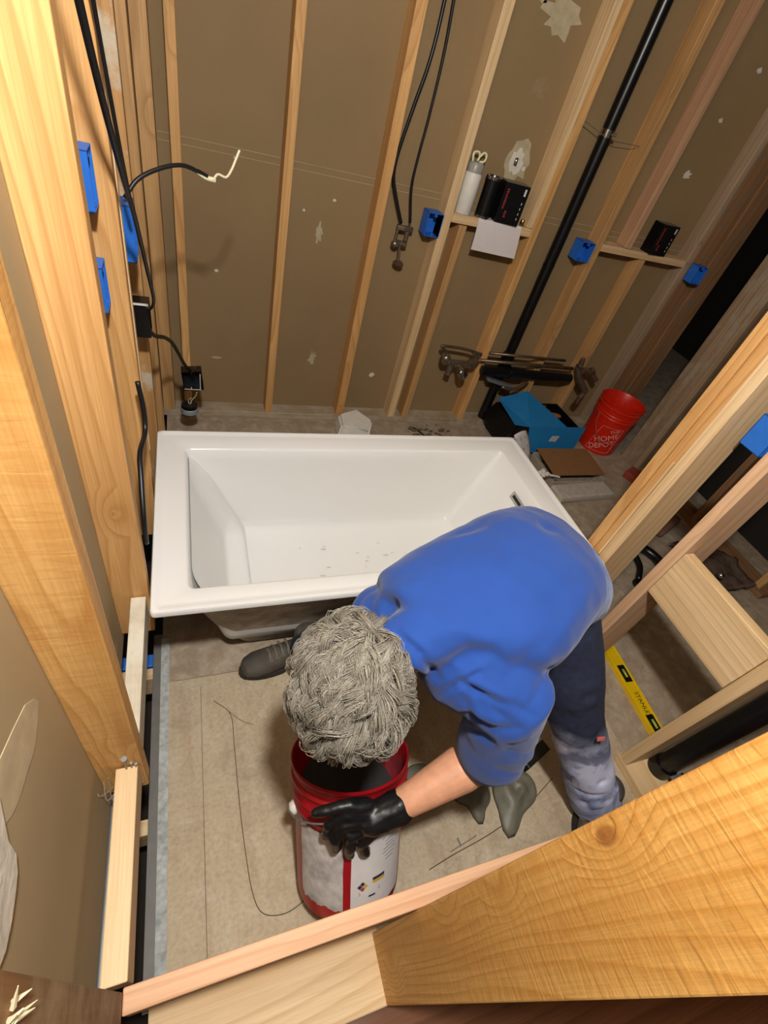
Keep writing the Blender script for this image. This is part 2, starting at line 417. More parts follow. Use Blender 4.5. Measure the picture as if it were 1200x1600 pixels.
lumber('wall_stud', 2.356, 2.396, 2.361, 2.45, 1.185, TOP, W_pink if False else wood('rosy_stud_lumber', 'd9b18c', '9c6e4c', 'z', ring=45), 'rosy stud standing on the small shelf left of the lone black carton', group=BS)
lumber('wall_stud', 2.50, 2.54, 2.361, 2.45, .038, 1.145, W_back, 'short stud with a dark knot below the small right shelf', group=BS)
lumber('wall_stud', 2.835, 2.875, 2.361, 2.45, .038, TOP, wood('pale_grey_stud', 'b9a184', '86705a', 'z', ring=45), 'greyish stud at the right end of the small shelf', group=BS)
lumber('corner_stud', 2.89, 3.02, 2.372, 2.45, .0, TOP, W_dark['z'], 'dark brown knotted plank stud between the greyish stud and the corner', group=BS)
lumber('corner_stud', 3.022, 3.165, 2.361, 2.45, .0, TOP, W_dark['z'], 'dark brown end stud bordering the black doorway in the back corner', group=BS)
lumber('bottom_plate', -.09, 2.885, 2.361, 2.45, .0, .038, W_plate, 'dusty bottom plate running along the foot of the back wall', 'board')
lumber('shelf_board', 1.296, 1.742, 2.361, 2.45, 1.145, 1.183, W_pale['x'], 'pale blocking board serving as shelf under the white bottle and black carton', 'shelf')
lumber('shelf_board', 2.206, 2.833, 2.361, 2.45, 1.147, 1.183, W_pale['x'], 'long pale blocking board serving as shelf under the lone black carton', 'shelf')
# left ledge boards
lumber('ledge_board', -.053, -.0155, .474, .868, .366, .455, W_plaster, 'white plaster-crusted ledge board beside the near left corner of the tub', 'board', 'ledge boards of the left wall')
nb = lumber('ledge_board', -.058, -.0155, .078, .428, .366, .455, W_pale['y'], 'pale ledge board with nails sticking out of its far end, parallel to the floor edge', 'board', 'ledge boards of the left wall')
for i, (dx, h, r) in enumerate([(.0, .052, .0022), (.010, .022, .0018), (.018, .012, .0018)]):
    b = NB(); x = -.037+dx; tube(b, [(x, .424, .45), (x+.001, .426, .455+h)], r, 8); lathe(b, [(0.0001, .455+h), (.006 if i == 0 else .003, .455+h), (.006 if i == 0 else .003, .4565+h), (.0001, .4565+h)], 10, Matrix.Translation((x+.001, .426, 0)))
    obj('nail', b, M_steel, nb).location = -V(nb.location)
b = NB(); 
for i in range(7): random.seed(40+i); tube(b, spline([(-.10+.012*i, .425, .40+random.uniform(-.03, .05)), (-.095+.01*i, .40, .37+random.uniform(-.03, .03)), (-.075+.01*i, .43, .34)], 5), .0012, 5)
tag(obj('cobweb', b, M_dusty), 'wispy dusty fibres stuck at the foot of the nearest yellow left stud', 'fibre')
lumber('wall_stud', -.094, -.022, -.09, .067, .456, TOP, W_dusty['z'], 'dirty brown stud at the bottom left corner of the view, with torn splinters', group=LS)
b = NB()
for i in range(6):
    random.seed(i+3); x = -.0205; y0 = .044+random.uniform(-.010, .008); z0 = 1.08+random.uniform(-.008, .008)
    tube(b, [(x, y0, z0), (x+.008, y0+random.uniform(0, .012), z0+random.uniform(-.03, .03))], [.0025, .0004], 5)
o = obj('splinter', b, M_wire); tag(o, 'tuft of pale torn splinters on the dirty brown bottom left stud', 'splinter')
lumber('ledge_board', -.022, 1.35, .036, .072, .366, .455, W_pink, 'pinkish board on edge crossing the bottom in front of the red pail', 'board')
lumber('bottom_plate', -.02, .522, -.105, .060, .0, .038, W_pale['x'], 'pale plate under the end of the big yellow stud at the bottom', 'board')
lumber('wall_stud', .507, .545, -.105, .035, .038, TOP, W_near['z'], 'huge bright yellow stud filling the bottom right corner with saw marks and knots')
# right wall
XR = 1.537
lumber('bottom_plate', XR, XR+.14, .05, .27, .0, .038, W_pale['y'], 'short pale bottom plate under the right wall stud beside the black pipe', 'board')
lumber('bottom_plate', XR, XR+.14, .79, 2.0, .0, .038, W_pale['y'], 'pale bottom plate beyond the right end of the tub', 'board')
lumber('wall_stud', XR, XR+.14, .228, .266, .038, TOP, W_pale['z'], 'pale stud of the right wall next to the slanting black pipe', group=RS)
lumber('wall_stud', XR, XR+.14, .618, .656, .038, TOP, wood('pink_pine_lumber', 'ecc8a2', 'bb8c64', 'z', ring=45, knots=.6), 'pinkish pine stud of the right wall, middle of the three wall positions', group=RS)
lumber('blocking_board', XR, XR+.038, .268, .616, .575, .771, W_pale['y'], 'wide pale blocking board with knots set between two right wall studs', 'board')
ws = []
for i, (y0, y1, m, dx) in enumerate([(.797, .835, W_pale['z'], 0), (.836, .874, W_left, .006), (.875, .913, W_left, 0)]):
    ws.append(lumber('wall_stud', XR+dx, XR+.14, y0, y1, .038, TOP, m, ['pale pine stud, nearest of the three bundled at the tub end', 'orange middle stud of the three bundled at the tub end, slightly set back', 'orange stud, farthest of the three bundled at the tub end'][i], group=RS))
b = NB(); box(b, XR-.001, XR+.005, .838, .846, .5, .95, .001); obj('torn_strip', b, W_pale['z'], ws[1]).location = -V(ws[1].location)
# built-up grey post
for i in range(4):
    lumber('post_stud', 2.947, 3.10, 1.862+i*.0425, 1.902+i*.0425, .0, TOP, W_grey, 'rough grey-brown stud, %s of four in the post behind the orange pail' % ['nearest', 'second nearest', 'third nearest', 'farthest'][i], group='studs of the built-up post')
lumber('prop_stud', 3.25, 3.30, 2.60, 2.66, .0, .75, W_back, 'short tan stud standing in the dark doorway behind the orange pail')
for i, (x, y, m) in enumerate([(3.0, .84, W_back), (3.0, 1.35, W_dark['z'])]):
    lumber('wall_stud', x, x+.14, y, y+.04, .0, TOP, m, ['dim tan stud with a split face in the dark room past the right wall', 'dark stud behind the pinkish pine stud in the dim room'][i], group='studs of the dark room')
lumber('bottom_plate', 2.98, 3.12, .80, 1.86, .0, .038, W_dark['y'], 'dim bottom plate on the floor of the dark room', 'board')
# floor edge steel
b = NB(); box(b, -.036, -.0345, .04, 1.02, -.10, .0035); box(b, -.0345, -.009, .04, 1.02, -.004, .0015)
tag(obj('steel_track', b, M_steelgrey), 'dull grey steel angle running along the left floor edge', 'metal strip')
b = NB(); tube(b, [(-.0925, .03, .236), (-.0925, .455, .228)], .0045, 10)
tag(obj('steel_rod', b, M_steel), 'thin grey metal rod along the foot of the smeared left drywall', 'rod')
b = NB(); tube(b, [(-.0785, .03, .20), (-.0785, .43, .2)], .006, 10)
tag(obj('grey_conduit', b, M_black), 'dark conduit hidden between the metal rod and the pale ledge board', 'pipe')
lumber('joist_block', -.33, -.037, .86, .90, -.12, -.01, W_pale['x'], 'pinkish block glimpsed in the gap beside the floor edge', 'board')
lumber('joist_block', -.33, -.037, .40, .44, -.12, -.01, W_pale['x'], 'pale block glimpsed in the gap between near ledge board and floor edge', 'board')
b = NB(); box(b, -.16, -.037, .905, .95, -.10, -.005, .003); tag(obj('scrap_strip', b, M_blue), 'small blue scrap wedged in the gap beside the floor edge', 'scrap')

# floor cracks and chalk line scratches, seam lines
def crack(pts, r=.0011, label=None):
    b = NB(); tube(b, [V((p[0], p[1], .0005)) for p in spline([(x, y, 0) for x, y in pts], 6)], r, 5)
    return obj('crack_line', b, plain('crack_dark', '5a4c3c', .9), fl)
crack([(.150, .745), (.20, .69), (.205, .60), (.206, .50), (.208, .40), (.213, .30), (.223, .20), (.245, .15), (.30, .135), (.36, .15)], .0012)
crack([(.195, .70), (.235, .66), (.27, .64)], .0008)
crack([(.72, .125), (.80, .14), (.95, .163), (1.10, .20), (1.25, .26)], .0014)
crack([(.80, .15), (.88, .165), (.9, .17)], .001)
for pts in ([(0.02, .835), (1.5, .85)], [(.105, .06), (.112, .8)]):
    crack(pts, .0007)

# ------------------------------------------------------------------ bath tub
tub = empty('bathtub', (.765, 1.16, 0)); tag(tub, 'white rectangular drop-in bathtub standing loose in the framed alcove', 'bathtub')
def rrect(x0, x1, y0, y1, z, r, n=8):
    out = []
    for cx, cy, a0 in ((x1-r, y1-r, 0), (x0+r, y1-r, 90), (x0+r, y0+r, 180), (x1-r, y0+r, 270)):
        for k in range(n+1):
            a = math.radians(a0 + 90*k/n); out.append(V((cx+r*math.cos(a), cy+r*math.sin(a), z)))
    return out
def bridge(bm, loops, close=None):
    R_ = [[bm.verts.new(p) for p in lp] for lp in loops]; n = len(R_[0])
    for A, B in zip(R_, R_[1:]):
        for k in range(n): bm.faces.new((A[k], A[(k+1) % n], B[(k+1) % n], B[k]))
    if close: bm.faces.new(R_[-1])
    return R_
b = NB(); X0, X1, Y0, Y1 = 0.0, 1.53, .776, 1.554; Z = .504
L = [rrect(X0+.012, X1-.012, Y0+.012, Y1-.012, Z-.022, .012), rrect(X0, X1, Y0, Y1, Z-.020, .014), rrect(X0, X1, Y0, Y1, Z-.004, .014), rrect(X0+.003, X1-.003, Y0+.003, Y1-.003, Z, .013),
     rrect(X0+.014, X1-.014, Y0+.014, Y1-.014, Z, .012), rrect(X0+.018, X1-.018, Y0+.018, Y1-.018, Z-.003, .012), rrect(X0+.030, X1-.030, Y0+.030, Y1-.030, Z-.003, .014),
     rrect(.088, 1.422, .843, 1.460, Z-.0035, .022), rrect(.093, 1.417, .848, 1.455, Z-.006, .020), rrect(.097, 1.413, .852, 1.451, Z-.014, .020)]
def basin(t):                                                          # t 0..1 down the walls
    return rrect(.097+(.185-.097)*t, 1.413+(1.27-1.413)*t, .852+(.895-.852)*t, 1.451+(1.425-1.451)*t, Z-.014-(Z-.014-.13)*t, .02+.02*t)
L += [basin(t) for t in (.1, .25, .4, .55, .7, .85, .94)]
L += [rrect(.188, 1.266, .897, 1.422, .118, .04), rrect(.20, 1.255, .91, 1.41, .108, .04), rrect(.24, 1.22, .94, 1.38, .105, .04), rrect(.6, 1.0, 1.1, 1.25, .103, .03)]
bridge(b, L, True)
tb = obj('tub_basin', b, M_tub, None, smooth=True, autos=50); tb.parent = tub; tb.location = -V(tub.location)
def sub(name, bm, m, root, **k):
    o = obj(name, bm, m, **k); o.parent = root; o.location = -V(root.location); return o
# moulded backrest wedge at the sloping end
b = NB()
def quadstrip(bm, rows):
    R_ = [[bm.verts.new(p) for p in r] for r in rows]
    for A, B in zip(R_, R_[1:]):
        for k in range(len(A)-1): bm.faces.new((A[k], A[k+1], B[k+1], B[k]))
PA = [(.104, .475), (.146, .36), (.184, .25), (.214, .168), (.222, .158), (.288, .146), (.298, .140), (.305, .126), (.308, .104)]
PB = [(.104, .475), (.172, .392), (.215, .300), (.250, .225), (.262, .20), (.288, .146), (.298, .128), (.305, .115), (.308, .104)]
prof = []
for y, m_ in ((.905, 0), (.95, 0), (1.05, 0), (1.15, 0), (1.25, 0), (1.31, 0), (1.33, .04), (1.36, .35), (1.385, .75), (1.405, 1), (1.42, 1)):
    yy = y
    prof.append([V((a[0]*(1-m_)+c[0]*m_, min(yy, 1.451-(.49-z_)*.07+.001) if m_ < 1 else 1.451-(.49-z_)*.068+(yy-1.42), z_)) for a, c in zip(PA, PB) for z_ in (a[1]*(1-m_)+c[1]*m_,)])
quadstrip(b, prof)
o = sub('backrest', b, M_tub, tub, smooth=True); md = o.modifiers.new('s', 'SUBSURF'); md.levels = 1; md.render_levels = 2
# outer shell
b = NB()
L = [rrect(.05, 1.48, .82, 1.51, Z-.023, .03), rrect(.075, 1.45, .835, 1.49, .45, .05), rrect(.17, 1.38, .895, 1.45, .15, .07), rrect(.225, 1.33, .93, 1.42, .03, .07), rrect(.25, 1.30, .95, 1.40, .0, .06)]
bridge(b, L, True); sub('outer_shell', b, M_shell, tub, smooth=True)
b = NB(); box(b, -.014, .014, -.045, .045, -.003, .003, .001); box(b, -.006, .006, -.033, .033, .002, .004, 0)
for v in b.verts: pass
M_ = Matrix.Translation((1.384, 1.19, .445)) @ Euler((0, math.radians(-72), 0)).to_matrix().to_4x4()
bmesh.ops.transform(b, matrix=M_, verts=b.verts); ov = sub('overflow_slot', b, M_chrome, tub)
b = NB(); box(b, -.006, .006, -.030, .030, .004, .0055, 0); bmesh.ops.transform(b, matrix=M_, verts=b.verts)
oo = obj('slot_opening', b, M_black); oo.parent = ov
b = NB()
for i in range(30):
    random.seed(300+i); x = random.uniform(.5, 1.15); y = random.uniform(1.02, 1.30)
    r = bmesh.ops.create_circle(b, cap_ends=True, segments=7, radius=random.uniform(.002, .008))
    for v in r['verts']: v.co = V((x+v.co.x*1.8, y+v.co.y*.6, .1062))
sub('dust_mark', b, plain('faint_dust', 'c9c5bc', .8), tub)['kind'] = 'stuff'
# ------------------------------------------------------------------ red pail
red = plain('red_pail_plastic', '9c121c', .38, var=.12, scale=18)
redin = plain('dusty_red_plastic', '9a3038', .6, var=.3, scale=12)
pail = empty('red_pail', (.465, .164, .077), (math.radians(-36.87), 0, math.radians(-1)))
tag(pail, 'red five gallon pail with peeling white labels, tipped away under the bending man', 'bucket')
prof = [(.0001, .004), (.126, .004), (.130, 0), (.133, .012), (.1335, .03), (.137, .15), (.1405, .255), (.1455, .262), (.1455, .268), (.1415, .274), (.142, .288), (.1475, .292), (.1475, .298), (.143, .303), (.1435, .322), (.150, .326), (.150, .331), (.145, .335), (.1455, .355), (.150, .359), (.1515, .364), (.150, .369), (.1465, .368), (.1425, .355), (.140, .27), (.134, .15), (.129, .03), (.12, .012), (.0001, .01)]
b = NB(); lathe(b, prof, 72); o = obj('pail_body', b, red, pail, smooth=True, autos=50)
def patch(bm, r, a0, a1, z0, z1, n=24, rag=0, th=.0008, seed=0, taper=0):
    random.seed(seed); top = []; bot = []
    pts = []
    for k in range(n+1): pts.append((a0+(a1-a0)*k/n, z0 + rag*random.random()))
    for k in range(n+1): pts.append((a1+(a0-a1)*k/n, z1 - rag*random.random()))
    m = n+1; lo = pts[:m]; hi = pts[m:][::-1]; R_ = []
    rows = 6
    for j in range(rows+1):
        row = []
        for k in range(m):
            a = lo[k][0]; z = lo[k][1] + (hi[k][1]-lo[k][1])*j/rows
            if k in (0, m-1) and rag: a += (random.random()-.5)*rag*2
            rr = r + taper*z + th; row.append(bm.verts.new((rr*math.cos(a), rr*math.sin(a), z)))
        R_.append(row)
    for A, B in zip(R_, R_[1:]):
        for k in range(m-1): bm.faces.new((A[k], A[k+1], B[k+1], B[k]))
d = math.radians
lab = plain('worn_paper_label', 'b9b4b0', .6, var=.34, scale=30)
b = NB(); patch(b, .1328, d(-163), d(-112), .035, .252, rag=.010, seed=2, taper=.0305); o1 = obj('left_label', b, lab, pail)
b = NB(); patch(b, .1328, d(-104), d(-38), .030, .250, rag=.003, seed=5, taper=.0305); o2 = obj('right_label', b, plain('paper_label', 'd6d3d1', .5, var=.05), pail)
# printing on the right label
def curved(bm, ang, z, r, mirror=False):
    for v in bm.verts:
        x, y, zz = v.co; a = ang + x/r
        rr = r + zz; v.co = V((rr*math.cos(a), rr*math.sin(a), z + y))
ink = plain('grey_print', '77757a', .7)
b = NB()
for i in range(9):
    random.seed(i); w_ = random.uniform(.02, .05)
    t_ = NB(); box(t_, -w_/2, w_/2, -.0008, .0008, 0, .0004); curved(t_, d(-62), .235-i*.010, .1412); me = bpy.data.meshes.new('t'); t_.to_mesh(me); t_.free(); b.from_mesh(me); bpy.data.meshes.remove(me)
for i in range(6):
    t_ = NB(); box(t_, -.028, .028, -.0006, .0006, 0, .0004); curved(t_, d(-84), .088-i*.004 if i < 3 else .052-i*.003, .1365); me = bpy.data.meshes.new('t'); t_.to_mesh(me); t_.free(); b.from_mesh(me); bpy.data.meshes.remove(me)
obj('fine_print', b, ink, o2)['kind'] = 'stuff'
def mark(name, x0, x1, y0, y1, ang, z, m, rot=0, par=o2, r=.1372):
    t_ = NB(); n = 6
    rows = [[t_.verts.new((x0+(x1-x0)*i/n, y, .0006)) for i in range(n+1)] for y in (y0, y1)]
    for i in range(n): t_.faces.new((rows[0][i], rows[0][i+1], rows[1][i+1], rows[1][i]))
    if rot: bmesh.ops.rotate(t_, cent=((x0+x1)/2, (y0+y1)/2, 0), matrix=Matrix.Rotation(rot, 3, 'Z'), verts=t_.verts)
    curved(t_, ang, z, r); return obj(name, t_, m, par)
Mdk = plain('dark_blue_print', '2b2346', .6); Myl = plain('yellow_print', 'd0a824', .6); Mor = plain('red_mark_print', 'a33a25', .6)
for dx, dz, mm in ((0, .007, Mdk), (-.007, 0, Mdk), (.007, 0, Myl), (0, -.007, Mor)):
    mark('hazard_diamond', -.0045+dx, .0045+dx, -.0045+dz, .0045+dz, d(-92), .104, mm, math.radians(45))
mark('colour_bar', -.017, .017, .0, .008, d(-74), .112, Mdk); mark('colour_bar', -.017, .017, -.008, -.0005, d(-74), .112, Myl)
mark('colour_bar', -.008, .010, -.002, .003, d(-82), .072, Mdk)
for s_ in (1, -1):
    b = NB(); lathe(b, [(.0001, -.008), (.016, -.008), (.018, 0), (.012, .010), (.0001, .011)], 16, Matrix.Translation((s_*.146, 0, .245)) @ Euler((0, s_*math.pi/2, 0)).to_matrix().to_4x4()); obj('handle_ear', b, M_white if s_ < 0 else red, pail, smooth=True)
pts = [V((-.158, 0, .245)), V((-.162, -.006, .250)), V((-.150, -.075, .275)), V((-.118, -.128, .298)), V((-.06, -.158, .31)), V((0, -.168, .312)), V((.06, -.160, .31)), V((.118, -.128, .298)), V((.150, -.075, .275)), V((.162, -.006, .25)), V((.158, 0, .245))]
b = NB(); tube(b, spline(pts, 6), .0022, 8); obj('wire_handle', b, M_steel, pail, smooth=True)
mor = plain('wet_thinset_mortar', '6c6a5b', .5, var=.2, scale=30, bump=.3)
b = NB(); rr = lathe(b, [(.0001, 0), (.04, 0), (.08, 0), (.11, 0), (1.0, 0)], 48)
for v in b.verts:
    q = math.hypot(v.co.x, v.co.y)
    if q > .5: v.co.x *= .1375/q; v.co.y *= .1375/q
    v.co.z = .205 + .75*v.co.y + .010*noise.noise(v.co*25)
    lim = (.130 + (.14-.130)*min(1, v.co.z/.27))-.001; q = math.hypot(v.co.x, v.co.y)
    if q > lim: v.co.x *= lim/q; v.co.y *= lim/q
obj('mortar_fill', b, plain('shadow_dark_mortar', '1e1b18', .8, var=.3), pail, smooth=True)  # mortar darkened so its colour includes the shadow inside the pail
b = NB(); patch(b, .1345, d(-28), d(28), .17, .34, rag=.03, seed=9, th=-.0015, taper=.022); obj('mortar_smear', b, redin, pail, smooth=True)

# ------------------------------------------------------------------ mortar dollops
def dollop(cx, cy, rx, ry, h, tail, seed, label):
    b = NB(); n, m = 40, 14; rings = []
    for j in range(m+1):
        q = j/m; ring = []
        for k in range(n):
            a = 2*math.pi*k/n; rr = 1 + .10*math.sin(2*a+seed) + .07*math.sin(3*a+seed*2)
            ta = math.exp(-((math.atan2(math.sin(a-tail), math.cos(a-tail)))/.32)**2)*.75*q
            x = math.cos(a)*rx*q*(rr+ta); y = math.sin(a)*ry*q*(rr+ta)
            z = h*(1-q**2.2)**.7 if q < 1 else 0
            sw = .18*h*math.sin(a*1.0 + q*7.0 + seed)*q*(1-q)*4
            z = max(0, z + sw - h*.35*math.exp(-((q)/.18)**2))
            ring.append(b.verts.new((cx+x, cy+y, .0008+z)))
        rings.append(ring)
    for A, B in zip(rings, rings[1:]):
        for k in range(n):
            b.faces.new((A[k], B[k], B[(k+1) % n], A[(k+1) % n]))
    b.faces.new(rings[-1][::-1]); bmesh.ops.remove_doubles(b, verts=b.verts, dist=.0002)
    o = obj('mortar_dollop', b, mor, None, loc=(cx, cy, 0), smooth=True); tag(o, label, 'mortar', 'dollops of mortar on the floor')
dollop(1.085, .258, .078, .082, .036, math.radians(235), 1.0, 'largest grey-green mortar dollop, rightmost of the three on the floor')
dollop(.935, .295, .064, .064, .032, math.radians(265), 2.3, 'middle grey-green mortar dollop with a flicked tip behind the forearm')
dollop(.79, .352, .062, .060, .024, math.radians(-20), 3.1, 'grey mortar dollop beside the pail rim, leftmost of the three')
b = NB(); tube(b, [(.835, .178, .002), (.838, .155, .002)], .0022, 6); tag(obj('loose_nail', b, M_steelgrey), 'tiny dark nail lying on the floor below the mortar dollops', 'nail')
b = NB(); tube(b, [(.235, .072, .002), (.24, .09, .002)], .002, 6)
tag(obj('wood_chip', b, M_dusty), 'tiny dark chip on the floor left of the red pail', 'chip')
# black and white carton by the shin
b = NB(); box(b, -.06, .06, -.045, .045, 0, .05, .002); ct = obj('small_carton', b, M_cardblk); ct.location = (1.19, .36, .001); ct.rotation_euler = (0, 0, math.radians(20)); tag(ct, 'small black carton with a white top lying beside the dusty trouser knee', 'box')
b = NB(); box(b, -.058, .058, -.005, .043, .0502, .0515); obj('white_label', b, M_paper, ct)

# ------------------------------------------------------------------ electrical on the left wall
def gang_box(c, w_, h_, dep, nrm, label, open_=True, m=None, group='blue electrical boxes', rot=0):
    """plastic gang box: opening faces +nrm (x or -y)"""
    r = empty('electrical_box', c); tag(r, label, 'electrical box', group)
    m = m or M_blue; b = NB(); t = .003
    if nrm == 'x': R_ = Matrix.Rotation(0, 4, 'Z')
    else: R_ = Matrix.Rotation(-math.pi/2, 4, 'Z')
    R_ = R_ @ Matrix.Rotation(rot, 4, 'X')
    box(b, -dep, -dep+t, -w_/2, w_/2, -h_/2, h_/2, .001)
    for s_ in (1, -1):
        box(b, -dep, 0, s_*w_/2-(t if s_ > 0 else 0), s_*w_/2+(t if s_ < 0 else 0), -h_/2, h_/2, .001)
        box(b, -dep, 0, -w_/2, w_/2, s_*h_/2-(t if s_ > 0 else 0), s_*h_/2+(t if s_ < 0 else 0), .001)
    bmesh.ops.transform(b, matrix=R_, verts=b.verts); obj('box_shell', b, m, r)
    for s_ in (1, -1):
        b = NB(); box(b, -.012, -.001, -.006, .006, s_*(h_/2-.010)-.006, s_*(h_/2-.010)+.006, .001)
        bmesh.ops.transform(b, matrix=R_, verts=b.verts); obj('screw_tab', b, m, r)
    return r
gang_box((-.041, 1.244, 1.345), .062, .105, .052, 'x', 'upper of two blue electrical boxes on the second orange left stud')
gang_box((-.047, 1.244, 1.135), .062, .100, .047, 'x', 'lower of two blue electrical boxes on the second orange left stud')
gang_box((.002, 1.52, 1.17), .075, .135, .045, 'x', 'blue electrical box with a torn slot beside the hanging black cable')
bb = gang_box((.012, 1.60, .90), .07, .10, .05, 'x', 'black electrical box at the edge of the left studs', m=M_black, group='loose black electrical boxes')
b = NB(); box(b, -.047, .0, -.034, -.022, .0505, .053, .001); obj('clamp_plate', b, M_white, bb)
def cable(name, pts, r, label, m=None, cat='cable', group=None, n=8):
    q = spline(pts, n); r = [r[0]+(r[1]-r[0])*i/(len(q)-1) for i in range(len(q))] if isinstance(r, tuple) else r
    b = NB(); tube(b, q, r, 10); o = obj(name, b, m or M_cable, smooth=True); tag(o, label, cat, group); return o
cable('electrical_cable', [(-.012, .98, 1.80), (-.004, 1.04, 1.66), (.006, 1.12, 1.50), (.016, 1.22, 1.36), (.022, 1.30, 1.27), (.030, 1.40, 1.12), (.036, 1.44, 1.03), (.022, 1.50, .975), (.008, 1.56, .95)], (.0068, .0036), 'thick black cable dropping from the top left past the blue boxes to the black box')
cable('electrical_cable', [(-.005, 1.2, 1.75), (-.002, 1.25, 1.6), (.006, 1.30, 1.42), (.012, 1.36, 1.28)], .004, 'thin grey cable running down just behind the thick black one')
c1 = cable('electrical_cable', [(-.012, 1.50, 1.25), (.02, 1.52, 1.29), (.07, 1.55, 1.315), (.12, 1.58, 1.325), (.16, 1.60, 1.315), (.185, 1.61, 1.305)], .0052, 'grey cable end arching out from the left studs with stripped white wires')
b = NB(); tube(b, spline([(.155, 1.602, 1.316), (.18, 1.61, 1.302), (.205, 1.617, 1.298)], 6), .006, 8); obj('paper_sleeve', b, M_wire, c1)
b = NB(); tube(b, spline([(.20, 1.61, 1.30), (.213, 1.63, 1.31), (.235, 1.64, 1.305), (.25, 1.66, 1.32), (.262, 1.67, 1.345), (.272, 1.68, 1.366)], 6), .0032, 8); obj('white_wire', b, M_wire, c1)
c2 = cable('electrical_cable', [(.0, 1.62, .85), (.015, 1.68, .80), (.04, 1.76, .755), (.06, 1.85, .69), (.08, 1.93, .60), (.10, 2.02, .50), (.125, 2.09, .43)], .007, 'black cable sagging from the black box to the dangling junction box')
jb = gang_box((.127, 2.06, .40), .085, .095, .05, 'y', 'black dangling junction box with white edge lines in front of the thin orange stud', m=M_black, group='loose black electrical boxes', rot=.1)
b = NB(); box(b, -.036, .036, -.002, -.0005, -.043, -.040); box(b, .030, .033, -.002, -.0005, -.043, .04); box(b, -.008, -.005, -.002, -.0005, -.04, -.03); obj('edge_line', b, M_white, jb)
b = NB(); tube(b, spline([(.01, .02, .03), (.012, .0, .06), (.014, .01, .075)], 5), .0018, 6); obj('loose_wire', b, M_copper, jb)
kb = empty('round_switch', (.108, 2.12, .21)); tag(kb, 'round grey and black switch knob dangling above the tub corner', 'switch')
b = NB(); lathe(b, [(.0001, -.018), (.034, -.018), (.040, -.012), (.040, .010), (.037, .013), (.0001, .013)], 24); obj('knob_disc', b, plain('grey_knob', '8f989c', .4), kb, smooth=True, autos=40)
b = NB(); lathe(b, [(.0001, .013), (.038, .013), (.036, .028), (.026, .030), (.0001, .030)], 20); box(b, -.02, -.008, -.006, .006, .03, .045, .002); obj('switch_body', b, M_black, kb, smooth=True, autos=40)
b = NB(); tube(b, spline([(.005, 0, .028), (.012, -.005, .055), (.028, -.02, .085), (.035, -.04, .12)], 5), .0024, 6); tube(b, spline([(.0, 0, .028), (-.004, -.005, .05), (.008, -.02, .075)], 5), .0018, 6); obj('lead_wire', b, M_wire, kb)
b = NB(); tube(b, [(0, 0, -.018), (.002, 0, -.04)], .0035, 6); obj('shaft', b, M_white, kb)
cable('electrical_cable', [(-.004, 1.20, .92), (.004, 1.18, .85), (.004, 1.15, .80), (-.004, 1.06, .80), (-.002, 1.0, .77), (.0, .93, .70), (-.001, .915, .62)], .0065, 'thick black cable looping in the stud bay just left of the tub')
b = NB(); tube(b, spline([(-.006, 1.33, 1.75), (-.007, 1.33, 1.1), (-.010, 1.33, .9)], 5), .004, 6)
lumber('wood_strip', -.012, -.006, 1.318, 1.340, .60, TOP, W_pale['z'], 'pale splintered wood strip along the edge of the two-box stud', 'strip')

# ------------------------------------------------------------------ back wall fixtures
gang_box((1.214, 2.360, 1.118), .078, .10, .075, 'y', 'blue electrical box left of the bottle shelf niche')
gang_box((2.118, 2.360, 1.128), .085, .095, .075, 'y', 'blue electrical box on the brown stud right of the black vent pipe')
gang_box((2.92, 2.300, 1.135), .075, .095, .06, 'y', 'blue electrical box at the right end of the small shelf')
gang_box((1.655, .70, 1.14), .09, .10, .07, 'y', 'blue electrical box cut off by the right edge above the blocking board')
# shower valve on hanging pipes
cable('supply_tube', [(1.035, 2.42, 2.3), (1.043, 2.42, 1.827), (1.034, 2.41, 1.66), (1.010, 2.41, 1.52), (.985, 2.41, 1.36), (.985, 2.41, 1.27), (1.012, 2.41, 1.20), (1.07, 2.41, 1.09)], .0075, 'left and bulging one of two black cables hanging from above to the grey valve', group=None)
cable('supply_tube', [(1.058, 2.40, 2.3), (1.063, 2.40, 1.95), (1.082, 2.405, 1.70), (1.082, 2.405, 1.50), (1.076, 2.405, 1.36), (1.078, 2.405, 1.24), (1.112, 2.405, 1.10)], .006, 'right and straighter one of two black cables hanging from above to the grey valve')
va = empty('shower_valve', (1.095, 2.40, 1.03)); tag(va, 'small grey valve body hanging under the two black cables on the back wall', 'valve')
b = NB(); box(b, -.045, .035, -.012, .012, .035, .055, .003); tube(b, [(-.038, 0, .04), (-.04, 0, -.02)], .008); tube(b, [(.012, 0, .04), (.012, 0, -.005)], .011); tube(b, [(-.045, 0, -.02), (.02, 0, -.025)], .013)
tube(b, [(-.012, 0, -.02), (.0, -.0, -.10)], .007); ell(b, (-.04, -.01, -.025), ((.02, 0, 0), (0, .018, 0), (0, 0, .016))); obj('valve_body', b, M_brass, va, smooth=True, autos=50)
b = NB(); lathe(b, [(.0001, -.012), (.026, -.012), (.028, -.004), (.018, .006), (.0001, .008)], 20, Matrix.Translation((.003, -.0, -.108))); obj('outlet_flange', b, M_copper, va, smooth=True, autos=50)
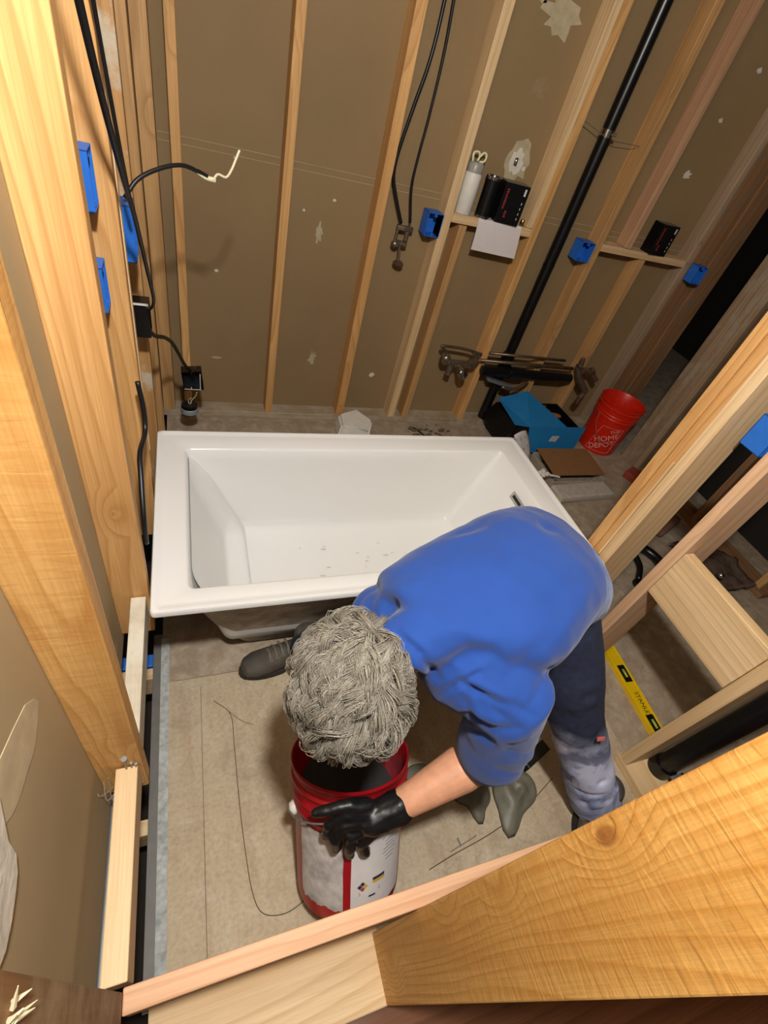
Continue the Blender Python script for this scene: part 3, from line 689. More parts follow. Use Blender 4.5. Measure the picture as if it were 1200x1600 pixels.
# vent pipe
vp = empty('vent_pipe', (1.955, 2.40, 0)); tag(vp, 'long black vent pipe climbing the back wall between two studs', 'pipe')
b = NB(); tube(b, [(0, 0, .038), (0, 0, 2.65)], .0305, 24); obj('pipe', b, M_black, vp, smooth=True, autos=40)
b = NB(); tube(b, [(0, 0, 1.595), (0, 0, 1.625)], .0335, 24); tube(b, [(0, -.034, 1.61), (.02, -.045, 1.613)], .006, 8); obj('pipe_clamp', b, M_chrome, vp, smooth=True, autos=40)
for z0, z1, r_ in ((.36, .50, .040), (1.02, 1.035, .032)):
    b = NB(); tube(b, [(0, 0, z0), (0, 0, z1)], r_, 24); obj('coupling', b, M_black, vp, smooth=True, autos=40)
b = NB(); tube(b, [(1.80, 2.385, 1.628), (1.925, 2.375, 1.60), (2.0, 2.375, 1.592), (2.155, 2.39, 1.60)], .0016, 6); tag(obj('strap_wire', b, M_steelgrey), 'thin dark wire holding the vent pipe between two studs', 'wire')
# horizontal pipes (front of studs notch)
def fitting(name, parts, loc, label, cat='valve'):
    r = empty(name, loc); tag(r, label, cat)
    for pn, m, fn in parts:
        b = NB(); fn(b); obj(pn, b, m, r, smooth=True, autos=50)
    return r
YP = 2.335
b = NB(); tube(b, spline([(1.50, YP, .505), (1.455, YP, .535), (1.462, YP, .545), (1.60, YP, .538), (1.72, YP, .515)], 5), .0085, 10)
tag(obj('copper_pipe', b, M_copper, smooth=True), 'short thin copper pipe looping over the left valve', 'pipe')
for z, x0, x1, lab, r in [(.528, 1.77, 2.33, 'upper thin copper pipe running right behind the vent pipe', .0085), (.478, 1.70, 2.42, 'lower copper pipe running right in front of the vent pipe', .011)]:
    b = NB(); tube(b, [(x0, YP, z), (x1, YP, z-.004)], r, 10); tag(obj('copper_pipe', b, M_copper, smooth=True), lab, 'pipe')
b = NB(); tube(b, [(1.765, YP, .415), (2.44, YP, .405)], .029, 20); tube(b, [(1.96, YP-.0, .415), (2.06, YP, .413)], .036, 20); tag(obj('drain_pipe', b, M_black, smooth=True, autos=50), 'thick dark horizontal drain pipe meeting the vent pipe low on the back wall', 'pipe')
def lv(b):
    tube(b, [(1.50-1.62, 0, .045), (1.545-1.62, 0, .02), (.07, 0, .02)], .022, 14); ell(b, (-.115, -.005, .045), ((.03, 0, 0), (0, .03, 0), (0, 0, .036))); tube(b, [(.085, 0, .0), (.085, 0, .08)], .016, 12); tube(b, [(-.065, 0, .02), (-.07, -.01, -.05)], .018, 12); tube(b, [(.085, 0, .07), (.05, -.0, .10)], .012, 10)
def lv2(b): lathe(b, [(.0001, 0), (.026, 0), (.028, .025), (.020, .03), (.0001, .03)], 20, Matrix.Translation((-.005, -.05, -.015)) @ Euler((math.radians(75), 0, 0)).to_matrix().to_4x4()); tube(b, [(-.01, 0, .01), (-.007, -.05, -.012)], .022, 14)
def lv3(b): 
    for x, z in ((-.12, .06), (-.06, .02), (.085, .045), (.06, .03)): tube(b, [(x-.004, 0, z-.01), (x+.006, 0, z+.012)], .027, 6)
fitting('mixing_valve', [('valve_body', M_brass, lv), ('valve_cap', M_chrome, lv2), ('hex_nut', M_copper, lv3)], (1.61, YP, .425), 'grey brass mixing valve left of the vent pipe, low on the back wall')
def rv(b):
    tube(b, [(0, 0, .06), (.03, -.01, .0), (.07, -.02, -.04), (.13, -.03, -.09)], .022, 14); tube(b, [(.03, 0, .03), (.12, 0, .035), (.19, -.01, -.02)], .018, 14); tube(b, [(0, 0, .12), (.02, 0, .03)], .016, 12); tube(b, [(.13, -.03, -.09), (.115, -.03, -.17)], .018, 12)
def rv3(b):
    for x, z in ((.0, .06), (.05, -.03), (.10, -.07), (.12, .04), (.06, .035)): tube(b, [(x-.008, -.005, z-.004), (x+.010, -.005, z+.006)], .026, 6)
def rv4(b): tube(b, [(.122, -.03, -.13), (.112, -.03, -.19)], .022, 14)
fitting('mixing_valve', [('valve_body', M_brass, rv), ('hex_nut', M_copper, rv3), ('outlet', M_chrome, rv4)], (2.44, YP-.02, .44), 'brass mixing valve with bent outlet right of the vent pipe above the blue box')
b = NB(); box(b, 1.83, 2.03, 2.325, 2.36, .325, .345, .003, ); bmesh.ops.rotate(b, cent=(1.93, 2.34, .335), matrix=Matrix.Rotation(.22, 3, 'Y'), verts=b.verts); tag(obj('support_bracket', b, M_steel), 'grey metal bracket slanting under the horizontal drain pipe', 'bracket')
b = NB(); tube(b, spline([(1.93, 2.30, .33), (2.02, 2.30, .32), (2.09, 2.31, .35), (2.12, 2.32, .36)], 5), .011, 8); tag(obj('bent_pipe', b, M_copper, smooth=True), 'bent tarnished pipe stub below the drain pipe joint', 'pipe')

# ------------------------------------------------------------------ things on the shelves
SZ = 1.1835
bt = empty('spray_bottle', (1.352, 2.395, SZ)); tag(bt, 'tall white bottle with grey looped top on the left end of the shelf', 'bottle')
b = NB(); lathe(b, [(.0001, 0), (.036, 0), (.040, .004), (.040, .155), (.036, .17)], 28); obj('bottle_body', b, M_white, bt, smooth=True, autos=50)
b = NB(); lathe(b, [(.037, .165), (.037, .195), (.030, .205), (.0001, .207)], 28); obj('clear_cap', b, plain('grey_clear_plastic', '9b9a90', .35), bt, smooth=True, autos=50)
b = NB(); tube(b, spline([(-.028, -.01, .205), (-.030, -.005, .235), (-.005, 0, .240), (.004, 0, .225), (.0, 0, .208)], 5), .005, 8); tube(b, spline([(.004, 0, .222), (.02, 0, .242), (.036, 0, .235), (.034, 0, .212), (.01, 0, .206)], 5), .0045, 8); obj('loop_handle', b, M_wire, bt, smooth=True)
def carton(loc, rz, w_, dp, h_, label, txt_side=-1):
    r = empty('product_carton', loc, (0, 0, rz)); tag(r, label, 'box', 'black cartons on the shelves')
    b = NB(); box(b, -w_/2, w_/2, -dp/2, dp/2, 0, h_, .0015); obj('carton', b, M_cardblk, r)
    b = NB(); box(b, -w_/2+.002, w_/2-.002, -dp/2+.002, dp/2-.002, h_, h_+.0008); obj('top_flap', b, plain('grey_carton_top', '6f675c', .6), r)
    for k, (z, hh) in enumerate(((h_*.62, .085), (h_*.25, .03))):
        b = NB(); random.seed(k); n = 9 if k == 0 else 4
        for i in range(n):
            zz = z - hh/2 + hh*i/n; box(b, -w_/2+.014+k*.02, -w_/2+.026+k*.02-random.uniform(0, .004), -dp/2-.0006, -dp/2, zz, zz+hh/n*.6)
        obj('red_lettering', b, M_redtext if k == 0 else M_redtext, r)
    b = NB(); box(b, w_/2, w_/2+.0006, -dp/2+.012, -dp/2+.030, h_*.78, h_*.93); box(b, w_/2-.024, w_/2-.014, -dp/2-.0006, -dp/2, h_*.76, h_*.93)
    for i in range(4): box(b, w_/2-.020, w_/2-.017, -dp/2-.0006, -dp/2, h_*(.15+.13*i), h_*(.15+.13*i)+.01)
    obj('white_mark', b, M_whitetext, r); return r
carton((1.575, 2.385, SZ+.002), math.radians(-6), .125, .085, .165, 'square black carton with red lettering on the shelf beside the white bottle')
carton((2.575, 2.385, SZ), math.radians(4), .125, .075, .150, 'lone black carton with red lettering on the small right shelf')
cn = empty('black_canister', (1.458, 2.39, SZ+.002)); tag(cn, 'round black canister with shiny rims between the white bottle and the square black carton', 'canister')
b = NB(); lathe(b, [(.0001, .008), (.036, .008), (.036, .160), (.0001, .162)], 28); obj('canister_body', b, M_black, cn, smooth=True, autos=50)
for pf in ([(.036, 0), (.038, 0), (.038, .010), (.036, .011)], [(.0362, .155), (.038, .156), (.038, .168), (.034, .169), (.034, .163)]):
    b = NB(); lathe(b, pf, 28); obj('metal_rim', b, M_chrome, cn, smooth=True, autos=50)
b = NB()
n = 14; R0 = []
for i in range(n+1):
    t = i/n; y = 2.44-.088*min(1, t*2.2) if t < .4545 else 2.352; s_ = max(0, (t-.4545)/.5455)
    y -= .006*math.sin(s_*2.0); z = SZ+.0015 if t < .43 else SZ+.0015-.135*s_
    R0.append([b.verts.new((1.428+.006*s_, y, z)), b.verts.new((1.672+.02*s_, y-.002*s_, z-.008*s_))])
for A, B in zip(R0, R0[1:]): b.faces.new((A[0], A[1], B[1], B[0]))
pp = obj('paper_sheet', b, M_paper); md = pp.modifiers.new('s', 'SOLIDIFY'); md.thickness = .0006; tag(pp, 'white paper sheet hanging over the edge of the bottle shelf', 'paper')
b = NB(); lathe(b, [(.0001, 0), (.010, 0), (.011, .005), (.011, .02), (.008, .028), (.0001, .03)], 16); o = obj('brass_fitting', b, plain('shiny_brass', 'a98d58', .25, 1), smooth=True, autos=50); o.location = (1.686, 2.385, SZ); tag(o, 'tiny brass fitting at the right end of the bottle shelf', 'fitting')
# outlet hole with bare ends in the compound patch
b = NB(); tube(b, [(1.572, 2.4478, 1.405), (1.572, 2.4478, 1.435)], .010, 10); tag(obj('pipe_stub', b, M_chrome, smooth=True), 'shiny stub poking through the white compound patch above the black carton', 'fitting')

# ------------------------------------------------------------------ things on the floor by the wall
b = NB()
R0 = [(-.095, -.07), (-.03, -.085), (.06, -.09), (.10, .0), (.02, .075), (-.08, .055)]
bot = [b.verts.new((x, y, 0)) for x, y in R0]; top = [b.verts.new((x*.85, y*.85, .055+.012*math.sin(i*2))) for i, (x, y) in enumerate(R0)]
b.faces.new(bot[::-1]); b.faces.new(top)
for k in range(6): b.faces.new((bot[k], bot[(k+1) % 6], top[(k+1) % 6], top[k]))
bmesh.ops.bevel(b, geom=b.edges[:], offset=.008, segments=2, affect='EDGES')
o = obj('foam_block', b, M_foam, smooth=True, autos=40); o.location = (1.005, 2.25, .001); o.scale = (1.25, 1.25, 1.7); tag(o, 'small white foam block on the floor behind the tub', 'block')
b = NB()
for i in range(16):
    random.seed(80+i); x = 1.50+random.uniform(-.13, .18); y = 2.27+random.uniform(-.08, .08); r = random.uniform(.008, .024)
    ell(b, (x, y, r*.4), ((r*random.uniform(.7, 1.6), r*.4, 0), (-r*.2, r*random.uniform(.3, .7), 0), (0, 0, r*.4)), 6)
tag(obj('debris_crumb', b, plain('dark_debris', '6b5b48', .9)), 'scatter of dark crumbs and scraps behind the right half of the tub', 'debris', kind='stuff')
for i, (x0, y0, x1, y1) in enumerate([(1.42, 2.30, 1.50, 2.16), (1.55, 2.25, 1.66, 2.17), (1.56, 2.15, 1.66, 2.22)]):
    b = NB(); tube(b, [(x0, y0, .006), (x1, y1, .006)], .005, 6); tag(obj('wire_scrap', b, M_cable if i == 0 else M_copper), ['dark bent wire scrap left of the crossed twigs behind the tub', 'upper brown strip of the crossed scraps behind the tub', 'lower brown strip of the crossed scraps behind the tub'][i], 'scrap')
# blue open carton
bx = empty('open_carton', (2.22, 2.205, 0), (0, 0, math.radians(2))); tag(bx, 'open black and blue carton on the floor between wall and cardboard sheet', 'box')
b = NB(); t = .004; W_, D_, H_ = .50, .27, .20
box(b, -W_/2, W_/2, -D_/2, D_/2, 0, t); box(b, -W_/2, -W_/2+t, -D_/2, D_/2, 0, H_); box(b, W_/2-t, W_/2, -D_/2, D_/2, 0, H_); box(b, -W_/2, W_/2, D_/2-t, D_/2, 0, H_); box(b, -W_/2, W_/2, -D_/2, -D_/2+t, 0, H_)
obj('carton_body', b, M_cardblk, bx)
def flap(name, p, m, parent, th=.003):
    b = NB(); vs_ = [b.verts.new(q) for q in p]; b.faces.new(vs_); o = obj(name, b, m, parent); md = o.modifiers.new('s', 'SOLIDIFY'); md.thickness = th; md.offset = 0; return o
f1 = flap('front_flap', [(-W_/2+.10, -D_/2, H_), (W_/2+.06, -D_/2, H_), (W_/2+.03, -D_/2-.03, H_-.165), (-W_/2+.12, -D_/2-.05, H_-.165)], M_cardblue, bx)
f2 = flap('top_flap', [(-W_/2, -D_/2+.02, H_+.002), (-W_/2+.10, -D_/2, H_), (W_/2-.10, -D_/2, H_+.0), (-W_/2+.20, D_/2, H_+.09), (-W_/2, D_/2, H_+.03)], M_cardblue, bx)
f3 = flap('side_flap', [(-W_/2, -D_/2, H_), (-W_/2, D_/2, H_), (-W_/2-.07, D_/2, H_-.10), (-W_/2-.07, -D_/2, H_-.12)], M_cardblk, bx)
b = NB(); box(b, .04, .10, -D_/2-.0245, -D_/2-.0225, H_-.105, H_-.05); bmesh.ops.rotate(b, cent=(.07, -D_/2-.0235, H_-.08), matrix=Matrix.Rotation(math.radians(9), 3, 'X'), verts=b.verts); obj('address_label', b, M_paper, bx).location = (0, .0005, 0)
b = NB(); box(b, -W_/2-.03, -W_/2+.03, -D_/2-.003, -D_/2-.001, .05, .12); obj('white_label', b, M_paper, bx)
b = NB(); box(b, .0, .16, -D_/2-.056, -D_/2-.052, .006, .06); obj('dark_panel', b, M_cardblk, bx)
b = NB(); box(b, -.02, .01, -D_/2-.058, -D_/2-.053, .02, .05); box(b, .05, .10, -D_/2-.059, -D_/2-.0565, .01, .03); obj('white_mark', b, M_whitetext, bx)
b = NB()
for i in range(5):
    random.seed(60+i); p0 = V((random.uniform(.0, .14), random.uniform(-.02, .08), .17)); pts = [p0 + V((.04*math.cos(k*1.1+i), .04*math.sin(k*1.3+i*2), .02*math.sin(k+i)+.03)) for k in range(7)]
    tube(b, spline(pts, 4), .012, 8)
obj('crumpled_filler', b, M_card, bx, smooth=True)
sh = NB(); box(sh, -.20, .20, -.12, .12, 0, .004); sh_o = obj('cardboard_sheet', sh, M_card); sh_o.location = (2.345, 1.872, .081); sh_o.rotation_euler = (math.radians(4), 0, math.radians(0)); tag(sh_o, 'brown cardboard flap lying in front of the blue carton', 'cardboard')
b = NB(); box(b, -.20, .20, -.12, .12, 0, .012, .003); box(b, -.21, .21, -.135, -.115, 0, .055, .006); box(b, -.21, .21, .115, .135, 0, .075, .006); box(b, -.21, -.19, -.12, .12, 0, .06, .004); box(b, .19, .21, -.12, .12, 0, .06, .004)
o = obj('foam_tray', b, M_dusty); o.location = (2.33, 1.845, .001); tag(o, 'dusty whitish packing tray under the brown cardboard flap', 'tray')
b = NB(); box(b, -.20, .22, -.06, .06, 0, .05, .012); o = obj('foam_slab', b, plain('pale_packing_foam', 'b9b0a4', .8, var=.15)); o.location = (2.31, 1.655, .001); o.rotation_euler = (0, 0, math.radians(3)); tag(o, 'grey-white foam slab on the floor beside the right end of the tub', 'foam')
b = NB()
for i, p in enumerate([(0, 0, 0), (.022, .006, .004), (.04, -.012, -.004), (.012, -.022, -.002), (.055, -.004, -.01), (.03, .016, .0)]): ell(b, p, ((.017, 0, 0), (0, .014, 0), (0, 0, .014)), 12)
tube(b, spline([(.055, -.004, -.01), (.09, -.015, -.012), (.14, -.02, -.02)], 5), .006, 8)
o = obj('white_rag', b, M_foam, smooth=True); o.location = (1.99, 1.72, .15-.02); tag(o, 'small white crumpled rag beside the tub corner on the cardboard', 'rag')
# curled instruction sheet leaning on the tub corner
b = NB(); rows = []
for i in range(9):
    t = i/8; c0 = V((1.85+.20*t, 1.91-.02*t, .25-.246*t)); c1 = V((1.965+.135*t, 1.96-.03*t, .25-.246*t+.03*math.sin(t*3)))
    rows.append([b.verts.new(c0.lerp(c1, k/4)+V((0, 0, .012*math.sin(k/4*math.pi)))) for k in range(5)])
for A, B in zip(rows, rows[1:]):
    for k in range(4): b.faces.new((A[k], A[k+1], B[k+1], B[k]))
o = obj('instruction_sheet', b, M_paper, smooth=True); md = o.modifiers.new('s', 'SOLIDIFY'); md.thickness = .0006; tag(o, 'curled grey-printed paper sheet standing between tub corner and blue carton', 'paper')
b = NB()
for i in range(3):
    for k in range(2): t = .2+.28*i; ell(b, V((1.85+.20*t, 1.91-.02*t, .25-.246*t)).lerp(V((1.965+.135*t, 1.96-.03*t, .25-.246*t+.03*math.sin(t*3))), .3+.35*k)+V((0, -.002, .0115)), ((.009, 0, -.009), (0, .010, 0), (0, 0, .002)), 8)
obj('printed_spot', b, M_steel, o)

# orange pail
org = plain('orange_pail_plastic', 'd2230c', .35, var=.08)
op = empty('orange_pail', (2.80, 2.155, 0), (0, 0, math.radians(0))); tag(op, 'bright orange-red pail with white lettering standing on the floor by the dark post', 'bucket')
prof = [(.0001, .004), (.120, .004), (.126, 0), (.130, .012), (.133, .15), (.1365, .262), (.142, .266), (.142, .272), (.1385, .276), (.139, .288), (.1455, .292), (.1455, .297), (.141, .301), (.142, .33), (.149, .334), (.149, .340), (.144, .344), (.1445, .355), (.150, .358), (.1515, .366), (.148, .368), (.142, .36), (.135, .25), (.128, .02), (.0001, .012)]
b = NB(); lathe(b, prof, 64); obj('pail_body', b, org, op, smooth=True, autos=50)
def wraptext(body, size, ang, z, r, m, parent, taper=0, name='lettering', rot=0):
    b = text_bm(body, size); bmesh.ops.subdivide_edges(b, edges=[e for e in b.edges if e.calc_length() > .01], cuts=2)
    if rot: bmesh.ops.rotate(b, cent=(0, 0, 0), matrix=Matrix.Rotation(rot, 3, 'Z'), verts=b.verts)
    for v in b.verts:
        x, y, zz = v.co; rr = r + taper*(z+y) + zz; a = ang + x/r; v.co = V((rr*math.cos(a), rr*math.sin(a), z+y))
    return obj(name, b, m, parent)
wt = plain('faded_white_print', 'dda9a0', .6)
A0 = d(-128)
wraptext('THE', .034, A0+d(16), .200, .1300, wt, op, .024, rot=math.radians(30))
wraptext('HOME', .055, A0+d(4), .137, .1300, wt, op, .024, rot=math.radians(30))
wraptext('DEPOT', .052, A0+d(2), .078, .1298, wt, op, .024, rot=math.radians(30))
b = NB()
for (xa, za, xb, zb) in [(-.085, .02, -.055, .215), (-.055, .215, .085, .225), (.085, .225, .075, .03), (-.085, .02, .075, .03)]:
    n = 8
    pts = []
    for i in range(n+1):
        x = xa+(xb-xa)*i/n; z = za+(zb-za)*i/n; a = A0+x/.131; r = .1302+.024*z; pts.append((r*math.cos(a), r*math.sin(a), z))
    tube(b, pts, .0009, 5)
obj('lettering_frame', b, wt, op)
b = NB()
for i in range(5): 
    a = d(-50)+i*.07; r = .1425; tube(b, [(r*math.cos(a), r*math.sin(a), .305), (r*1.0*math.cos(a+.05), r*math.sin(a+.05), .328)], .0012, 5)
obj('scuff_mark', b, wt, op)
b = NB(); tube(b, spline([(-.147, 0, .28), (-.15, -.03, .20), (-.13, -.10, .13), (-.06, -.15, .12), (.0, -.16, .125), (.06, -.15, .12), (.13, -.10, .13), (.15, -.03, .20), (.147, 0, .28)], 6), .002, 6); obj('wire_handle', b, M_steel, op)
b = NB(); box(b, -.06, .06, -.10, .10, 0, .05, .006); o = obj('brick', b, plain('red_brick', '8e3b24', .9, var=.2)); o.location = (2.88, 1.75, .001); o.rotation_euler = (0, 0, math.radians(25)); tag(o, 'reddish brick lying at the foot of the dark grey-brown post', 'brick')

# ------------------------------------------------------------------ beyond the right wall
lvl = empty('spirit_level', (1.80, .60, .0), (0, 0, math.radians(90-3.5))); tag(lvl, 'yellow spirit level lying on the floor past the right wall frame', 'level')
b = NB(); box(b, -.32, .32, -.028, .028, 0, .012, .001); box(b, -.32, .32, -.028, .028, .012, .024, .0015); box(b, -.32, .32, .022, .030, 0, .026, .001); box(b, -.32, .32, -.030, -.022, 0, .026, .001); obj('level_body', b, M_yellow, lvl)
b = NB(); box(b, -.325, -.295, -.026, .026, .001, .0268, .003); box(b, .295, .325, -.026, .026, .001, .0268, .003); obj('end_cap', b, M_black, lvl)
for x in (-.05, -.265):
    b = NB(); box(b, x-.038, x+.038, -.018, .018, .0235, .0268, .002); f = obj('vial_frame', b, M_black, lvl)
    b = NB(); tube(b, [(x-.018, 0, .026), (x+.018, 0, .026)], .006, 12); obj('vial', b, M_glassy, f, smooth=True)
b = text_bm('STANLEY', .026, .0003); bmesh.ops.transform(b, matrix=Matrix.Translation((-.185, 0, .0246)) @ Matrix.Rotation(math.pi, 4, 'Z'), verts=b.verts); obj('lettering', b, M_black, lvl)
b = NB()
for i in range(30): box(b, -.28+i*.014, -.2795+i*.014, .012, .020, .0262, .0266)
obj('ruler_mark', b, M_black, lvl)['kind'] = 'stuff'
pipe = empty('drain_pipe', (1.665, .19, .0385)); tag(pipe, 'glossy black upright drain pipe at the lower right between pale stud and big yellow stud', 'pipe')
b = NB(); tube(b, [(0, 0, .0), (0, 0, 2.6)], .034, 28); obj('pipe', b, M_black, pipe, smooth=True, autos=40)
b = NB(); tube(b, [(0, 0, .0), (0, 0, .05)], .041, 28); obj('coupling', b, M_black, pipe, smooth=True, autos=40)
b = NB(); box(b, -.02, .035, -.052, -.040, .05, .062, .001); box(b, .02, .032, -.07, -.04, .05, .062, .001); obj('bracket', b, M_steel, pipe)
cl = empty('bar_clamp', (2.38, 1.10, 0)); tag(cl, 'black bar clamp with two handles lying on the floor in the dark right room', 'clamp')
b = NB(); tube(b, spline([(-.08, .10, .02), (-.04, .06, .025), (-.055, -.02, .02), (-.13, -.10, .02)], 5), [.016]*16, 8); obj('clamp_handle', b, M_black, cl, smooth=True)
b = NB(); tube(b, spline([(-.02, .12, .03), (.06, .08, .03), (.09, .0, .03), (.06, -.08, .03)], 5), [.026]*16, 8); obj('clamp_jaw', b, M_black, cl, smooth=True)
b = NB(); tube(b, [(-.10, .12, .035), (.10, .13, .035)], .014, 8); obj('clamp_bar', b, M_black, cl, smooth=True)
b = NB(); lathe(b, [(.0001, .0), (.03, .0), (.032, .01), (.02, .016), (.0001, .016)], 16, Matrix.Translation((-.14, -.12, .005))); obj('clamp_pad', b, M_black, cl, smooth=True)
b = NB(); box(b, -.14, .12, -.09, .09, 0, .06, .02); o = obj('brown_bundle', b, plain('brown_sacking', '7d5a48', .9, var=.2, bump=.5), smooth=True, autos=60); o.location = (2.74, 1.40, .001); o.rotation_euler = (0, 0, .4); tag(o, 'dim brown bundle lying behind the black clamp', 'bundle')
b = NB(); n = 18; rows = []
for i in range(n):
    row = []
    for k in range(n):
        u, v_ = i/(n-1), k/(n-1); row.append(b.verts.new((.36*(u-.5), .34*(v_-.5), .055+.05*noise.noise(V((u*3, v_*3, 1)))+.02*noise.noise(V((u*9, v_*9, 4))))))
    rows.append(row)
for A, B in zip(rows, rows[1:]):
    for k in range(n-1): b.faces.new((A[k], B[k], B[k+1], A[k+1]))
o = obj('crumpled_bag', b, plain('crumpled_film', '5e4d44', .25, var=.3, spec=.9), smooth=True); md = o.modifiers.new('s', 'SOLIDIFY'); md.thickness = .002; o.location = (2.78, 1.02, .01); tag(o, 'crumpled glossy plastic bag catching bright sparkles in the dark right room', 'bag')
for i, (x, y) in enumerate([(2.716, 1.065), (2.699, .915)]):
    b = NB(); lathe(b, [(.0001, .0), (.020, .0), (.022, .006), (.014, .020), (.0001, .026)], 20); o = obj('chrome_fitting', b, M_chrome, smooth=True); o.location = (x, y, .10); tag(o, ['shiny chrome fitting, upper of two sparkling by the blocking board', 'shiny chrome fitting, lower of two sparkling by the blocking board'][i], 'fitting', 'sparkling fittings')

# ------------------------------------------------------------------ the person
person = empty('person', (.9, .6, 0)); tag(person, 'grey-haired person in a blue shirt and navy trousers bending over a red pail', 'person')
def psub(name, bm, m, voxel=None, smooth=2, fn=None, par=None):
    par = par or person
    if voxel: o = remeshed(name, bm, m, voxel, smooth, None, fn)
    else: o = obj(name, bm, m, smooth=True)
    o.parent = par; o.location = -V(par.location) if par is person else V((0, 0, 0)); return o
LSH, RSH = V((.685, .285, .825)), V((.49, .51, .79))
LEL, LWR = V((.715, .250, .575)), V((.508, .215, .470))
REL, RWR = V((.52, .60, .57)), V((.50, .515, .425))
HC = V((.372, .345, .845))
HU = V((-.25, -.60, .76)).normalized(); HL = V((.90, -.33, .22)); HL = (HL - HU*HL.dot(HU)).normalized(); HF = HL.cross(HU)
def hd(f, l, u): return HC + HF*f + HL*l + HU*u
# --- trousers
LH, RH = V((.965, .495, .77)), V((.89, .665, .76)); LK, LA = V((1.090, .31, .47)), V((1.315, .15, .075)); RK, RA = V((.62, .69, .45)), V((.462, .825, .13))
tn = NT('dusty_navy_cloth'); p_ = tn.coords((1, 1, 1), False)
n1 = tn.noise(p_, 7, 5, .65, .8); n2 = tn.noise(p_, 60, 3)
sx_ = tn.n('ShaderNodeSeparateXYZ'); tn.l(p_, sx_.inputs[0])
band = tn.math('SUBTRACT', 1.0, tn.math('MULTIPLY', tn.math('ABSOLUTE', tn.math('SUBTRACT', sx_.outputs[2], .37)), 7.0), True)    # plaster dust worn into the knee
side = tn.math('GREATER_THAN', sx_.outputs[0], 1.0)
low = tn.math('MULTIPLY', tn.math('MULTIPLY', tn.math('SUBTRACT', tn.math('ADD', .40, tn.math('MULTIPLY', n1, .08)), sx_.outputs[2]), 10.0, True), .75)  # lower leg: faded cloth, lightened further in colour to offset the shadow there
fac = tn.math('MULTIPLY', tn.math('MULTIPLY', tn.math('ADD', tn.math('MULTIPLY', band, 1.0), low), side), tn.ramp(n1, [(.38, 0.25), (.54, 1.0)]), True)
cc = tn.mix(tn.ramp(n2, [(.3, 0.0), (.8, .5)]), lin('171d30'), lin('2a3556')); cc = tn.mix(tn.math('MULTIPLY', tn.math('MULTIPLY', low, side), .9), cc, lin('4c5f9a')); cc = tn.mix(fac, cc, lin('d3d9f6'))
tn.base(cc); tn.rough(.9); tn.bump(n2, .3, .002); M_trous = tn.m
def seg_d(p, a, b):
    ab = b-a; t = max(0, min(1, (p-a).dot(ab)/ab.dot(ab))); return (p-(a+ab*t)).length
def folds(F):
    F = [(V(a), V(b), amp, w) for a, b, amp, w in F]
    def fn(p, n):
        d = 0
        for a, b, amp, w in F:
            q = seg_d(p, a, b)
            if q < 3*w: d += amp*math.exp(-(q/w)**2)
        return d
    return fn
b = NB()
ps_ = V((.38, -.92, 0)).normalized()
loft(b, [(V((.88, .545, .90)), ps_*.13, V((-.15, -.06, .99))*.08), (V((.915, .575, .84)), ps_*.13, V((.3, .12, .94))*.10), (V((.93, .585, .80)), ps_*.14, V((.6, .24, .75))*.105), (V((.945, .585, .74)), ps_*.14, V((.8, .33, .4))*.10), (V((.93, .60, .70)), ps_*.10, V((.9, .37, .2))*.08)], 24)
limb(b, [LH, LH.lerp(LK, .5)+V((.0, -.01, .0)), LK, LK.lerp(LA, .35), LK.lerp(LA, .7), LA], [.10, .092, .078, .077, .078, .082])
limb(b, [RH, RH.lerp(RK, .5)+V((0, 0, .01)), RK, RK.lerp(RA, .5), RA], [.09, .084, .07, .064, .062])
rf = random.Random(5); F = []
for k in range(26):
    t = rf.uniform(.45, 1.0); c = LK.lerp(LA, t) if k % 3 else LH.lerp(LK, rf.uniform(.3, 1)); dv = V((rf.uniform(-1, 1), rf.uniform(-1, 1), rf.uniform(-.6, .6))).normalized()*.09
    off = V((rf.uniform(-.06, .06), rf.uniform(-.08, .02), rf.uniform(-.03, .03)))
    F.append((c+off-dv, c+off+dv, rf.choice((-.007, .006, -.009)), rf.uniform(.008, .014)))
for k in range(12):
    c = RK.lerp(RA, rf.uniform(.2, 1))+V((rf.uniform(-.05, .05), rf.uniform(-.06, .02), 0)); dv = V((rf.uniform(-1, 1), rf.uniform(-1, 1), rf.uniform(-.5, .5))).normalized()*.07
    F.append((c-dv, c+dv, rf.choice((-.006, .005)), rf.uniform(.008, .012)))
ff = folds(F)
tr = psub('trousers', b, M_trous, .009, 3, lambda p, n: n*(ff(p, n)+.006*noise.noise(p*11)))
b = NB(); box(b, -.012, .012, -.0012, .0012, -.006, .006, .0008); o = psub('red_patch', b, plain('red_patch_cloth', 'b0584f', .8)); 
o.location = LK + V((-.005, -.0785, .058)) - V(person.location); o.rotation_euler = (math.radians(-38), 0, math.radians(-8))
